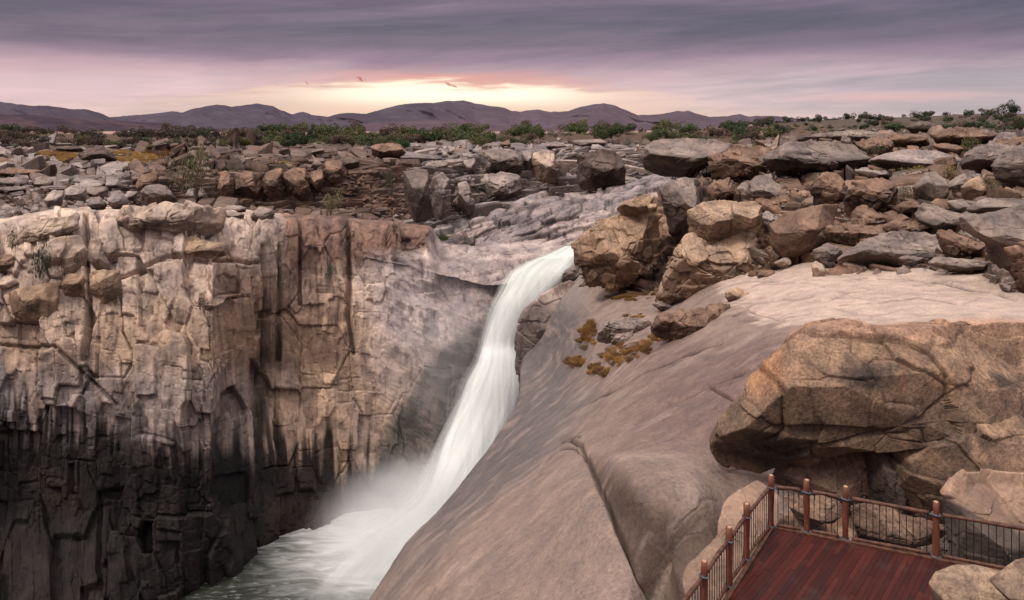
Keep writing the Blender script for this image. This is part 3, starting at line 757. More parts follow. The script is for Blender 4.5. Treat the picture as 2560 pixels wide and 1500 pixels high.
hero('z5', [(425,660),(470,606),(540,610),(600,700),(620,770),(540,760),(430,745)], 90, 2.5, 'grey', 'grey boulder half hidden behind the tilted boulder', blk=.4)
hero('z5', [(498,690),(520,610),(560,568),(600,558),(660,578),(805,690),(800,745),(722,860),(640,800),(600,775)], 82, 3.2, 'grey', 'tilted pale grey boulder standing on its edge above the orange crags', blk=.25, top=.55)
PX = 'p'
hero(PX, [(1650,735),(1662,690),(1690,640),(1722,590),(1780,572),(1900,556),(1922,600),(1924,625),(1918,680),(1870,735),(1790,762),(1700,770),(1664,768)], 74, 5, 'cream', 'large cracked orange crag with deep joints below the two cap boulders', size=3.6, blk=.9)
hero('z5', [(60,820),(180,752),(320,735),(402,750),(395,795),(352,885),(355,935),(230,985),(92,1008),(70,930)], 74, 3.4, 'cream', 'long cap boulder with sunlit tan top, left of the pair on the orange crag', blk=.3, top=.5)
hero('z5', [(405,752),(540,745),(602,792),(588,915),(480,930),(372,935),(352,885)], 73, 2.6, 'cream', 'squat cap boulder with streaked front, right of the pair on the orange crag', blk=.35, top=.5)
AUTO = True
hero('z5', [(590,860),(640,820),(710,850),(740,850),(700,930),(680,1000),(650,980),(610,920)], 74, 1.5, 'lgrey', 'thin layered pale slabs wedged under the tilted boulder', blk=.8)
hero('z5', [(676,920),(780,832),(1040,778),(1175,772),(1090,930),(1060,1060),(900,1150),(750,1150),(690,1060)], 72, 3.5, 'brown', 'broad smooth brown rock wall in the middle of the right slope', blk=.15, top=.75)
hero('z5', [(955,650),(1070,548),(1150,570),(1205,650),(1200,760),(1000,770)], 79, 2.5, 'brown', 'arched brown rock with curved joints above the smooth brown wall', blk=.9)
hero('z5', [(1210,640),(1280,610),(1340,600),(1450,570),(1590,685),(1560,740),(1420,850),(1250,860),(1205,760)], 77, 2.8, 'brown', 'fractured brown crag right of the arched brown rock', blk=1.0)
hero('z5', [(1280,520),(1350,498),(1500,520),(1560,560),(1500,580),(1340,560)], 84, 2, 'lgrey', 'pale flat cracked rock topping the fractured brown crag', blk=.8)
hero('z5', [(1250,900),(1300,790),(1420,790),(1500,870),(1520,930),(1400,960),(1280,960)], 71, 2, 'brown', 'blocky brown rock below the fractured brown crag', blk=.9)
hero('z5', [(1480,850),(1560,815),(1640,850),(1620,900),(1520,950),(1490,900)], 70, 1.6, 'brown', 'small brown block above the long tilted slabs', blk=.6)
hero('z5', [(1065,990),(1100,930),(1300,900),(1480,870),(1500,940),(1420,1030),(1300,1070),(1080,1075)], 68, 2.4, 'brown', 'brown ledge of stacked slabs beside the smooth brown wall', blk=.8)
hero('z5', [(978,1105),(1080,1050),(1160,1080),(1168,1165),(1105,1235),(1010,1180)], 63, 1.4, 'grey', 'rounded grey boulder sitting at the upper left edge of the pale slab', blk=.5)
hero('z5', [(965,1205),(1000,1180),(1070,1250),(1040,1280),(975,1302)], 60, .7, 'pale', 'small pale pointed stone at the upper left edge of the pale slab', blk=.2)
hero('z5', [(688,1195),(790,1142),(805,1190),(745,1235)], 64, .9, 'pale', 'small pale angular stone lying in the brown gravel', blk=.2)
hero('z5', [(650,1100),(700,1090),(740,1130),(720,1200),(660,1210)], 66, 1.0, 'brown', 'small rounded brown boulder right of the orange crag', blk=.3)
hero('z5', [(560,1290),(600,1250),(690,1250),(700,1290),(600,1320)], 66, .8, 'brown', 'flat brown stone at the foot of the orange crag', blk=.4)
hero('z5', [(1170,1165),(1250,1110),(1400,1020),(1660,960),(1900,1005),(1915,1100),(1800,1175),(1600,1170),(1400,1190)], 61, 3, 'grey', 'long tilted grey slab resting along the upper edge of the pale slab', blk=.6, top=.5)
hero('z5', [(1340,1185),(1500,1090),(1640,1000),(1700,1060),(1600,1150),(1480,1190)], 59, 1.4, 'lgrey', 'narrow pale wedge leaning on the long tilted grey slab', blk=.4, top=.5)
hero('z5', [(1545,1185),(1600,1140),(1720,1088),(1805,1150),(1808,1198),(1600,1205)], 57.5, 1.2, 'grey', 'small grey pointed rock in front of the long tilted slab', blk=.4)
hero('z5', [(1885,975),(1990,962),(2150,1030),(2275,1090),(2285,1155),(2160,1170),(1950,1120),(1910,1050)], 60, 2, 'brown', 'brown slab right of the long tilted grey slab', blk=.8)
hero('z5', [(1820,1200),(1900,1150),(2100,1170),(2280,1180),(2300,1220),(2150,1262),(1980,1255)], 56, 1.2, 'grey', 'low flat grey slab at the top edge of the pale rock', blk=.5)
hero('z5', [(1735,840),(1800,768),(1900,785),(2090,860),(2112,990),(1900,965),(1760,890)], 66, 2.6, 'grey', 'flat topped grey boulder with brown front in the right slope', blk=.4, top=.45)
hero('z5', [(1500,920),(1640,870),(1760,920),(1890,960),(1880,1010),(1650,960),(1520,980)], 64, 1.5, 'brown', 'brown ledge below the flat topped grey boulder', blk=.9)
hero('z5', [(1560,800),(1640,745),(1730,740),(1750,790),(1650,830)], 71, 1.4, 'brown', 'small brown cracked block left of the grey boulder pile', blk=.7)
hero('z5', [(1718,645),(1800,540),(1880,528),(1945,610),(1905,700),(1785,782),(1738,745)], 70, 2.6, 'grey', 'upright rounded grey boulder at the left of the boulder pile on the right', blk=.2)
hero('z5', [(1905,655),(2050,560),(2158,518),(2172,570),(2065,640),(1965,715),(1912,705)], 71, 2, 'grey', 'long leaning grey boulder in the pile on the right', blk=.2)
hero('z5', [(2068,640),(2130,590),(2190,563),(2242,590),(2205,690),(2125,752),(2075,712)], 68, 1.8, 'tan', 'egg shaped tan boulder balanced in the pile on the right', blk=.15)
hero('z5', [(1830,760),(1880,725),(1960,730),(2020,800),(2030,835),(1920,800)], 66, 1.2, 'brown', 'small brown boulder under the upright grey boulder', blk=.2)
hero('z5', [(1960,745),(2080,725),(2145,790),(2110,835),(1995,805)], 64, 1.4, 'grey', 'grey boulder left of the long flat slab at the right edge', blk=.2)
hero('z5', [(2110,800),(2180,755),(2260,722),(2520,728),(2680,740),(2680,800),(2300,835),(2140,828)], 62, 2.4, 'grey', 'long flat grey slab reaching the right edge of the view', blk=.3)
hero('z5', [(2325,490),(2350,450),(2420,388),(2520,345),(2780,330),(2780,640),(2440,625),(2345,570)], 72, 5, 'grey', 'huge rounded dark grey boulder at the right edge', blk=.3)
hero('z5', [(2080,460),(2110,400),(2180,350),(2300,318),(2390,330),(2430,400),(2340,470),(2250,505),(2090,510)], 84, 4, 'grey', 'dark rounded boulder behind the huge one at the right edge', blk=.5)
hero('z5', [(2230,380),(2350,300),(2520,280),(2780,260),(2780,330),(2520,345),(2400,400),(2280,470),(2240,430)], 90, 4, 'brown', 'brown rock shoulder behind the boulders at the right edge', blk=.7)
hero('z5', [(2330,705),(2400,638),(2500,680),(2480,725)], 66, 1.3, 'brown', 'angular brown rock below the huge boulder at the right edge', blk=.2)
hero('z5', [(2085,870),(2300,832),(2600,815),(2900,880),(2900,1400),(2560,1400),(2420,1290),(2310,1180),(2285,1060),(2120,965)], 55, 4, 'grey', 'great dark grey rock bank along the right edge above the gully', mat='right', blk=.35, top=.6)
hero('z5', [(2400,1100),(2520,1060),(2800,1050),(2800,1420),(2520,1420),(2440,1260)], 50, 2, 'brown', 'brown bulging rock over the gully at the right edge', blk=.5)
# -- upper slope
hero('z5', [(640,430),(690,380),(800,312),(1100,284),(1290,308),(1350,395),(1378,440),(1200,500),(960,520),(780,580),(710,560)], 112, 8, 'grey', 'big flat topped grey outcrop with black overhanging front on the upper slope', blk=.55, top=.42, size=5)
hero('z5', [(225,460),(260,420),(400,345),(600,355),(700,400),(720,560),(640,620),(430,570),(250,570)], 108, 5, 'brown', 'crumbling brown crag with green shrubs left of the flat topped outcrop', blk=1.0, size=3)
hero('z5', [(1390,450),(1500,400),(1700,358),(1900,378),(2070,440),(2085,495),(1900,510),(1500,500)], 96, 5, 'lgrey', 'broad low pale grey rock back on the upper right slope', blk=.25, top=.35)
hero('z5', [(1290,310),(1400,290),(1520,290),(1560,350),(1540,400),(1380,430),(1330,390)], 114, 3, 'brown', 'cracked brown rocks right of the flat topped outcrop', blk=1.0)
hero('z5', [(1530,260),(1650,250),(1800,265),(1820,310),(1740,350),(1560,340)], 128, 4, 'brown', 'dark brown ledge under the green shrubs of the upper slope', blk=.9)
hero('z5', [(1660,200),(1760,152),(1850,165),(1905,205),(1860,245),(1700,240)], 165, 5, 'dark', 'lone black angular boulder on the far right rise', blk=.4)
hero('z5', [(1840,250),(1960,215),(2150,210),(2260,250),(2260,330),(2050,340),(1900,310)], 120, 5, 'brown', 'dark brown crags on the right rise', blk=.9)
hero('z5', [(1850,330),(1950,315),(2080,350),(2100,400),(1940,400)], 112, 3, 'brown', 'low brown boulder below the dark crags on the right rise', blk=.5)
hero('z2', [(1380,700),(1500,660),(1700,640),(1850,660),(1860,690),(1600,690)], 150, 3, 'grey', 'long low grey ledge above the flat topped outcrop', blk=.7)
# -- mid cliffs across the gorge
hero('z2', [(648,775),(660,730),(700,695),(850,680),(980,690),(1110,722),(1060,770),(960,805),(860,868),(740,862),(665,830)], 176, 8, 'grey', 'great grey dome boulder with sharp dark face above the far ledges', mat='far', blk=.25, top=.5)
hero('z2', [(322,770),(400,750),(520,752),(556,840),(548,915),(470,930),(350,925),(322,850)], 184, 5, 'dark', 'dark grey hollow faced block in the middle of the far cliff', mat='far', blk=.5)
hero('z4', [(1005,255),(1100,218),(1250,225),(1318,255),(1322,385),(1180,392),(1002,380)], 186, 5, 'grey', 'rounded square grey block high on the far cliff', mat='far', blk=.5)
hero('z4', [(1328,235),(1385,218),(1422,270),(1415,382),(1332,382)], 186, 4, 'lgrey', 'narrow pale grey block right of the rounded square block', mat='far', blk=.3)
hero('z4', [(1002,410),(1160,392),(1312,412),(1312,540),(1250,600),(1100,560),(1002,590)], 182, 5, 'lgrey', 'wide grey block beneath the deep horizontal joint of the far cliff', mat='far', blk=.6)
hero('z4', [(905,300),(985,280),(998,385),(935,402)], 184, 4, 'lgrey', 'small pale block left of the rounded square block', mat='far', blk=.3)
hero('z4', [(668,430),(750,400),(812,450),(806,590),(800,720),(705,725),(672,600)], 172, 4, 'lgrey', 'tall pale pillar on the left of the far cliff', mat='far', blk=.45)
hero('z4', [(475,390),(560,365),(640,375),(655,560),(670,730),(540,740),(478,600)], 168, 4, 'grey', 'smooth grey pillar in the corner behind the rim of the gorge', mat='far', blk=.25)
hero('z4', [(870,470),(930,455),(985,600),(970,690),(860,720)], 172, 3, 'lgrey', 'pale grey column left of the dark cave in the far cliff', mat='far', blk=.4)
hero('z4', [(620,320),(700,300),(790,300),(770,370),(660,390),(625,360)], 178, 4, 'grey', 'grey sloping block above the tall pale pillar', mat='far', blk=.5)
hero('z4', [(1420,250),(1490,225),(1560,250),(1600,380),(1580,470),(1460,470),(1400,400)], 188, 4, 'pale', 'pale tan face of the far cliff with a thin vertical stain', mat='far', blk=.4)
hero('z4', [(1510,180),(1600,165),(1660,190),(1640,215),(1520,205)], 205, 3, 'grey', 'flat grey boulder on top of the far cliff', mat='far', blk=.3)
hero('z4', [(1690,150),(1900,140),(1960,165),(1900,190),(1740,190)], 215, 4, 'grey', 'long grey whaleback stone on top of the far cliff', mat='far', blk=.3)
hero('z4', [(1040,190),(1130,160),(1180,190),(1120,220),(1045,215)], 200, 3, 'grey', 'dark rounded boulder on the rim above the rounded square block', mat='far', blk=.3)
hero('z4', [(1170,175),(1240,140),(1250,195),(1190,205)], 202, 3, 'brown', 'small brown boulder on the rim of the far cliff', mat='far', blk=.3)
# -- second step of brown columns behind the rim
hero('z4', [(225,260),(260,180),(370,165),(440,180),(478,240),(400,290),(300,290)], 150, 5, 'brown', 'dark brown block standing up from the end of the brown columns', mat='far', blk=.6)
hero('z4', [(0,290),(60,275),(140,300),(130,370),(40,350)], 148, 3, 'dark', 'dark wedge of rock on top of the brown columns', mat='far', blk=.5)
for i_, (pl, lb) in enumerate([
    ([(1000,480),(1020,410),(1140,385),(1145,470),(1095,600),(1010,605)], 'tall dark block at the left end of the brown columns'),
    ([(1590,395),(1650,375),(1700,430),(1725,560),(1710,625),(1595,605)], 'narrow rounded brown column right of the big shrub'),
    ([(1720,400),(1800,380),(1900,400),(1930,480),(1900,560),(1760,600),(1725,520)], 'brown column with roots hanging over it'),
    ([(1945,440),(1965,385),(2050,350),(2098,390),(2112,650),(2020,600),(1945,500)], 'tallest rounded brown column left of the deep black joint'),
    ([(2102,390),(2150,355),(2230,370),(2262,480),(2295,600),(2120,625)], 'brown column right of the deep black joint'),
    ([(2270,380),(2350,370),(2380,450),(2360,520),(2290,520)], 'short brown column near the right end of the row'),
    ([(2390,310),(2500,290),(2530,400),(2500,470),(2400,440)], 'rough brown crag near the right end of the columns')]):
    hero('z3', pl, 146 - i_ * .5, 4, 'brown', lb, mat='far', blk=.5, top=.6, e=.3)
hero('z3', [(1045,530),(1070,480),(1150,472),(1212,482),(1300,600),(1180,620),(1060,612)], 128, 3, 'grey', 'pale grey upright slab in front of the dark block', mat='far', blk=.3)
hero('z3', [(1375,520),(1400,498),(1440,510),(1495,615),(1400,610)], 130, 2, 'lgrey', 'white pointed stone below the big shrub', mat='far', blk=.2)
hero('z3', [(1450,500),(1480,500),(1550,610),(1500,618)], 129, 2, 'grey', 'thin dark slab leaning beside the white pointed stone', mat='far', blk=.2)
hero('z3', [(1840,700),(1900,640),(1990,650),(2005,690),(1980,735),(1860,745)], 114, 2, 'grey', 'grey angular boulder lying on the rim of the gorge', mat='far', blk=.3)
hero('z3', [(1650,690),(1690,665),(1790,690),(1770,735),(1700,725)], 115, 1.6, 'grey', 'flat dark stone left of the grey angular boulder on the rim', mat='far', blk=.4)
hero('z3', [(1620,650),(1700,625),(1800,640),(1790,690),(1680,670)], 118, 1.6, 'lgrey', 'pale flat stone behind the flat dark stone on the rim', mat='far', blk=.4)
hero('z3', [(612,250),(640,215),(740,198),(800,230),(850,295),(760,312),(620,308)], 205, 7, 'dark', 'dark layered boulder beside the yellow grass', mat='far', blk=.6)
hero('z3', [(420,200),(500,190),(590,200),(600,235),(430,235)], 260, 6, 'dark', 'low dark rock behind the yellow grass', mat='far', blk=.6)
hero('z3', [(-40,300),(0,270),(90,300),(80,345),(-40,345)], 180, 5, 'brown', 'brown sloping rock at the left edge', mat='far', blk=.4)
for pl, lb, pa in [
    ([(-40,385),(60,350),(280,370),(310,395),(200,415),(-40,412)], 'long flat brown ledge at the left edge', 'brown'),
    ([(-40,440),(100,418),(205,425),(190,480),(60,490),(-40,480)], 'grey ledge below the long flat brown ledge', 'grey'),
    ([(-40,500),(120,485),(180,500),(170,535),(-40,530)], 'dark ledge third from the top at the left edge', 'grey'),
    ([(250,450),(300,435),(385,440),(380,500),(260,500)], 'squat brown grey block on the left terrace', 'grey'),
    ([(345,590),(370,520),(460,515),(450,600),(430,645),(345,645)], 'rounded pale grey cube on the left terrace', 'lgrey'),
    ([(465,520),(520,485),(620,490),(645,600),(600,610),(500,560)], 'pale grey block with sloping top on the left terrace', 'lgrey'),
    ([(640,500),(700,490),(775,490),(790,560),(780,610),(700,560),(650,540)], 'dark block with pale top left of the white slabs', 'grey'),
    ([(655,570),(720,565),(770,620),(760,660),(670,650)], 'tilted grey block just behind the rim', 'grey'),
    ([(800,530),(870,520),(930,600),(910,650),(830,650)], 'smooth grey slab leaning toward the dark gap', 'lgrey'),
    ([(910,550),(930,525),(1000,520),(990,600),(950,610)], 'pale small block beside the dark gap', 'lgrey'),
    ([(580,470),(620,440),(760,445),(775,480),(620,490)], 'flat pale slab on the left terrace', 'lgrey'),
    ([(780,420),(850,420),(890,480),(890,520),(800,510)], 'pale cracked slab above the smooth grey slab', 'lgrey')]:
    hero('z3', pl, 118 if pl[0][1] > 440 else 128, 2.6, pa, lb, mat='far', blk=.5, top=.5)
# -- blocks of the left cliff head
hero('z3', [(882,680),(900,625),(1050,615),(1200,608),(1420,630),(1645,655),(1652,780),(1640,850),(1500,885),(1330,842),(1210,800),(1080,782),(950,782),(890,750)], 97, 4, 'pale', 'long overhanging cap block with brown streaks on the rim of the left cliff', mat='cliff', blk=.8, top=.68, size=4)
hero('z3', [(118,905),(150,790),(300,720),(575,680),(575,800),(480,830),(300,880),(160,928)], 93, 2.6, 'pale', 'broad pale slab on the head of the left cliff', mat='cliff', blk=.6, top=.5)
hero('z3', [(300,925),(400,860),(480,838),(475,1000),(430,1115),(380,1128),(330,1010)], 90.5, 1.8, 'pale', 'pale tilted block above the dark hollow with the shrub', mat='cliff', blk=.2, top=.4)
hero('z3', [(478,845),(575,832),(640,960),(625,1100),(540,1125),(440,1118),(435,1020)], 90.5, 1.9, 'pale', 'pale tilted block second from the dark hollow', mat='cliff', blk=.2, top=.45)
hero('z3', [(640,880),(730,855),(745,960),(800,1050),(800,1095),(660,1085),(632,1010)], 90.5, 1.7, 'pale', 'pale tilted block third from the dark hollow', mat='cliff', blk=.2, top=.45)
hero('z3', [(730,860),(820,845),(880,970),(875,1045),(805,1050),(750,960)], 91, 1.6, 'pale', 'pale tilted block fourth from the dark hollow', mat='cliff', blk=.2, top=.45)
hero('z3', [(1095,905),(1250,870),(1400,860),(1530,890),(1655,905),(1655,995),(1540,1000),(1400,1025),(1260,985),(1240,940)], 93, 2, 'cream', 'thin tan shelf under the cap block', mat='cliff', blk=.4, top=.45)
hero('z3', [(55,1265),(140,1228),(420,1178),(425,1300),(420,1432),(250,1450),(130,1462)], 88, 2.2, 'tan', 'large flat faced tan block on the left cliff', mat='cliff', blk=.15, top=.75)
hero('z3', [(655,1105),(770,1090),(870,1100),(895,1250),(810,1345),(655,1320)], 89.5, 1.8, 'cream', 'square tan block below the pale tilted blocks', mat='cliff', blk=.3, top=.7)
hero('z3', [(432,1135),(520,1128),(612,1135),(620,1300),(540,1300),(440,1258)], 89, 1.6, 'tan', 'orange tan block between the flat faced block and the square block', mat='cliff', blk=.25, top=.7)
hero('z3', [(-60,1000),(60,985),(100,1000),(120,1110),(40,1130),(-60,1130)], 90, 1.8, 'brown', 'brown block at the left edge of the cliff', mat='cliff', blk=.6)
hero('z3', [(-60,1160),(80,1135),(130,1190),(60,1250),(-60,1255)], 89, 1.6, 'pale', 'rounded pale block at the left edge of the cliff', mat='cliff', blk=.5)

AUTO = False
# -- foreground: the great boulder
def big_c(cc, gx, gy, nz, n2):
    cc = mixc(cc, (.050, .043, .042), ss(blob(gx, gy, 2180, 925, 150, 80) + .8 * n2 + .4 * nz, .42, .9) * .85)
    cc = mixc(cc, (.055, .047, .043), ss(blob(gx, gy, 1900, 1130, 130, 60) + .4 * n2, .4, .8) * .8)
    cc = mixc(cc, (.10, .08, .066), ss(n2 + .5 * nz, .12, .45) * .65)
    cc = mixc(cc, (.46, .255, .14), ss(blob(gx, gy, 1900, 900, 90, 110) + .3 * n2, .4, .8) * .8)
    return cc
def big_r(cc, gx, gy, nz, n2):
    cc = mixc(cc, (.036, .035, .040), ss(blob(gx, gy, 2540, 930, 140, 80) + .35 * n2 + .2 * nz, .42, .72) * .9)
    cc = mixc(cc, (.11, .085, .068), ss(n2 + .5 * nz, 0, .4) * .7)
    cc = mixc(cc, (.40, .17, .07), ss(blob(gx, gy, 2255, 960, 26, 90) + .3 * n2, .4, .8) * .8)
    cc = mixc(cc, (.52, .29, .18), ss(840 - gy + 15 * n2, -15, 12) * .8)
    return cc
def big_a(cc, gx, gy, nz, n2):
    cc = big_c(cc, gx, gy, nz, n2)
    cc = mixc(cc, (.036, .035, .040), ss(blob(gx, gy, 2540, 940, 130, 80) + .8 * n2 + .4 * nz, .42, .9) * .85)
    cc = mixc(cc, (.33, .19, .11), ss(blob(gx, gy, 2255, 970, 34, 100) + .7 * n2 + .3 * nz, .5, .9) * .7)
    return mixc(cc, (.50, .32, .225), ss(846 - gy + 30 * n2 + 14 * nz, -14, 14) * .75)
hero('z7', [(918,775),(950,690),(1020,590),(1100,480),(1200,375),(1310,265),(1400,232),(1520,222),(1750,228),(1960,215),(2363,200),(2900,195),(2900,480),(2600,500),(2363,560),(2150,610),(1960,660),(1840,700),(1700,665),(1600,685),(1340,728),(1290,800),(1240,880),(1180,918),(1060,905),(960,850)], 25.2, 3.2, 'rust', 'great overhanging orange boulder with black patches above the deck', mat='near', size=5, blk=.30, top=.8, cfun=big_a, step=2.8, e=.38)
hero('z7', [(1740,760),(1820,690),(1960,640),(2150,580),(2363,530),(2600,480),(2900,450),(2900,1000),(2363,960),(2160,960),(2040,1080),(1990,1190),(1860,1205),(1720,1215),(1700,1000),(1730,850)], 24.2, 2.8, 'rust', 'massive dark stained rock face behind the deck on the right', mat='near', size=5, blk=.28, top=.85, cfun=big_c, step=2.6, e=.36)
hero('z7', [(1250,830),(1330,735),(1480,700),(1620,705),(1680,800),(1650,940),(1700,1050),(1600,1130),(1300,1060),(1160,960)], 25.6, 2.0, 'brown', 'shadowed brown rock tucked under the great overhanging boulder', mat='near', size=2.4, blk=.4, top=.8)
hero('z7', [(1640,760),(1700,740),(1770,780),(1740,950),(1720,1150),(1600,1150),(1620,950)], 24.5, 2.0, 'dark', 'dark seam of rock between the two big boulders', mat='near', size=1.5, blk=.3, top=.8)
hero('z8', [(800,300),(900,290),(1080,300),(1210,330),(1190,500),(1050,470),(880,430)], 19.0, .7, 'brown', 'brown wedge of rock behind the second railing bay', mat='near', blk=.4)
hero('z8', [(700,560),(720,440),(900,430),(1100,500),(1180,640),(1000,700),(760,650)], 19.2, 1.0, 'brown', 'low rock behind the foot of the second railing bay', mat='near', blk=.5)
hero('z8', [(1160,530),(1230,505),(1300,530),(1310,610),(1200,640)], 17.8, .5, 'brown', 'small brown stone behind the third railing post', mat='near', blk=.2)
hero('z8', [(1290,380),(1420,330),(1620,400),(1960,500),(1900,540),(1700,570),(1480,640),(1330,600)], 18.6, .9, 'brown', 'striped brown rock behind the long railing bay', mat='near', blk=.5)
hero('z8', [(1480,560),(1700,500),(2000,500),(2050,700),(2100,1000),(1500,900)], 20.2, .8, 'dark', 'dark hollow floor rock below the long railing bay', mat='near', blk=.4)
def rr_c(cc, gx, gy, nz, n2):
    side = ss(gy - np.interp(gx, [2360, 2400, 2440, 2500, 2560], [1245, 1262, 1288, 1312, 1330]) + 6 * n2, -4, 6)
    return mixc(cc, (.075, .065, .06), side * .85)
hero('z8', [(1968,310),(2010,250),(2045,180),(2130,122),(2250,108),(2330,160),(2520,150),(2800,140),(2800,900),(2480,900),(2300,880),(2020,800),(1985,600)], 17.6, 1.4, 'salmon', 'flat topped orange rock with dark side at the right end of the deck', mat='deckrock', blk=.25, top=.42, cfun=rr_c, size=2)
hero('z8', [(85,890),(110,830),(250,680),(335,590),(338,480),(390,340),(500,250),(620,178),(720,240),(800,300),(780,480),(560,700),(440,900),(330,1150),(120,1150),(100,1000)], 17.2, 1.0, 'salmon', 'pale orange rock running outside the left railing', mat='deckrock', blk=.12, top=.55, tiltD=.10, size=2)
hero('z8', [(1858,940),(1920,862),(2050,815),(2200,808),(2380,850),(2460,960),(2500,1100),(2300,1300),(1980,1250),(1885,1040)], 11.8, .9, 'sand', 'rounded sandy boulder resting on the deck at the bottom', mat='near', blk=.05, size=1.2, round_=.05)
hero('z8', [(2308,925),(2380,870),(2500,770),(2650,740),(2900,760),(2900,1300),(2600,1300),(2440,1060)], 11.0, .9, 'sand', 'rounded sandy boulder cut off by the bottom right corner', mat='near', blk=.05, size=1.2, round_=.05)
# rocks lying in the rust coloured growth on the dome
AUTO = True
hero('z7', [(640,110),(700,95),(740,120),(690,145)], 74, .8, 'grey', 'small grey stone left of the foot of the orange crag', blk=.3)
hero('z7', [(385,290),(400,240),(440,200),(520,170),(640,175),(650,210),(560,240),(440,300)], 66, 1.0, 'lgrey', 'flat pale grey slab among the rust coloured growth', blk=.6)
hero('z7', [(455,290),(480,250),(560,240),(560,280),(480,305)], 63, .7, 'grey', 'small grey block among the rust coloured growth', blk=.4)
hero('z7', [(640,220),(680,170),(800,140),(1030,105),(1000,160),(860,230),(760,285),(680,270)], 68, 2.2, 'brown', 'dark brown sloping ledge below the orange crag', blk=.8)
hero('z7', [(980,60),(1040,35),(1100,60),(1080,100),(1000,105)], 66, 1.0, 'tan', 'small orange block right of the orange crag', blk=.5)
hero('z7', [(490,330),(560,285),(590,290),(560,330)], 60, .5, 'dark', 'thin dark slab in the rust coloured growth', blk=.3)
AUTO = False
hero('z4', [(1620,1180),(1650,1100),(1750,1040),(1760,1090),(1700,1160),(1640,1215)], 104, 1.8, 'grey', 'dark wet rock at the right edge of the falling water', mat='cliff', blk=.4)
# pale banded ledge in the gully at the right edge
hero(PX, [(2495,680),(2512,672),(2530,700),(2560,740),(2600,790),(2570,800),(2535,760),(2505,715)], 46, .8, 'lgrey', 'white and grey banded rock rib in the gully at the right edge', blk=1.2, size=.9)

# ------------------------------------------------------------------ loose rock scatter
print('scatter')
def cube_sphere(n):
    g = np.linspace(-1, 1, n); A, B = np.meshgrid(g, g, indexing='ij'); o = np.ones_like(A)
    V, Fs, k = [], [], 0
    for f in ((A, B, o), (B, A, -o), (o, A, B), (-o, B, A), (B, o, A), (A, -o, B)):
        V.append(np.stack(f, -1).reshape(-1, 3)); Fs.append(grid_faces(n, n)[:, ::-1] + k); k += n * n
    V = np.concatenate(V); V /= np.linalg.norm(V, axis=1, keepdims=True); Fs = np.concatenate(Fs)
    key = np.round(V * 1e5).astype(np.int64); _, first, inv_ = np.unique(key, axis=0, return_index=True, return_inverse=True)
    V = V[first]; Fs = inv_.reshape(-1)[Fs]
    a, b, c = V[Fs[:, 0]], V[Fs[:, 1]], V[Fs[:, 2]]
    bad = (np.cross(b - a, c - a) * (a + c)).sum(1) < 0
    Fs[bad] = Fs[bad][:, ::-1]
    return V, Fs
CV, CF = cube_sphere(20)
protos = []
for k in range(9):
    rg = np.random.default_rng(100 + k)
    r = np.full(len(CV), 1.0)
    for _ in range(13):
        n = np.eye(3)[rg.integers(0, 3)] * rg.choice([-1, 1]) + rg.normal(size=3) * .28; n /= np.linalg.norm(n); d = rg.uniform(.42, .7)
        dd = CV @ n; r = np.minimum(r, np.where(dd > .05, d / np.maximum(dd, .05), 9))
    V = CV * r[:, None] * np.array([1.0, rg.uniform(.6, .9), rg.uniform(.4, .75)])
    V = V * (1 + .05 * fbm(CV * 3 + k * 9, 3, k))[:, None]
    cc = np.ones((len(V), 3)) * (.9 + .2 * fbm(CV * 4 + 5 * k, 3, k + 5))[:, None]
    me = mesh_np('loose_rock', V, CF, cc); me.materials.append(M['scatter']); protos.append(me)

SV, SF = cube_sphere(7)
sprot = []
for k in range(8):
    rg = np.random.default_rng(700 + k); r = np.full(len(SV), 1.0)
    for _ in range(11):
        n = np.eye(3)[rg.integers(0, 3)] * rg.choice([-1, 1]) + rg.normal(size=3) * .28; n /= np.linalg.norm(n); d = rg.uniform(.42, .7); dd = SV @ n
        r = np.minimum(r, np.where(dd > .05, d / np.maximum(dd, .05), 9))
    sprot.append(SV * r[:, None] * np.array([1.0, rg.uniform(.6, .9), rg.uniform(.4, .75)]))
rubV, rubF, rubC, rubN = [], [], [], 0
def scatter(sh, n, box, wpx, tint, label, group, name='rock', sink=.1, test=None, rub=6.0):
    global rubN
    x0, y0, x1, y1 = box
    idx = np.argwhere((sh.px > x0) & (sh.px < x1) & (sh.py > y0) & (sh.py < y1))
    if len(idx) == 0: return
    for big, cnt in ((True, n), (False, int(n * rub))):
        pick = idx[RNG.integers(0, len(idx), cnt)]
        for i, j in pick:
            px, py, D = sh.px[i, j], sh.py[i, j], sh.D[i, j]
            mid_ = wpx[0] + (wpx[1] - wpx[0]) * .42
            if big: wp = mid_ + (wpx[1] - mid_) * RNG.random() ** 1.6
            else: wp = wpx[0] + (mid_ - wpx[0]) * RNG.random() ** 1.3
            w = wp * D / F / 2
            v = RNG.uniform(.7, 1.25); t = tint[RNG.integers(0, len(tint))]
            loc = sh.X[i, j] + np.array([0, 0, w * sink]); scl = np.array([w, w * RNG.uniform(.8, 1.2), w * RNG.uniform(.7, 1.15)])
            rt = (RNG.normal() * .25, RNG.normal() * .25, RNG.uniform(0, 6.3))
            if big:
                o = bpy.data.objects.new(name, protos[RNG.integers(0, len(protos))]); col.objects.link(o)
                o.location = loc; o.scale = scl; o.rotation_euler = rt
                o.color = (t[0] * v, t[1] * v, t[2] * v, 1)
                tag(o, label, 'rock', group)
            else:
                ca, sa = math.cos(rt[2]), math.sin(rt[2]); q = sprot[RNG.integers(0, 8)] * scl
                q[:, 2] += rt[0] * q[:, 0]
                q = q @ np.array([[ca, sa, 0], [-sa, ca, 0], [0, 0, 1]]) + loc
                rubV.append(q); rubF.append(SF + rubN); rubN += len(q)
                rubC.append(np.repeat(np.array([[t[0] * v, t[1] * v, t[2] * v]]), len(q), 0))
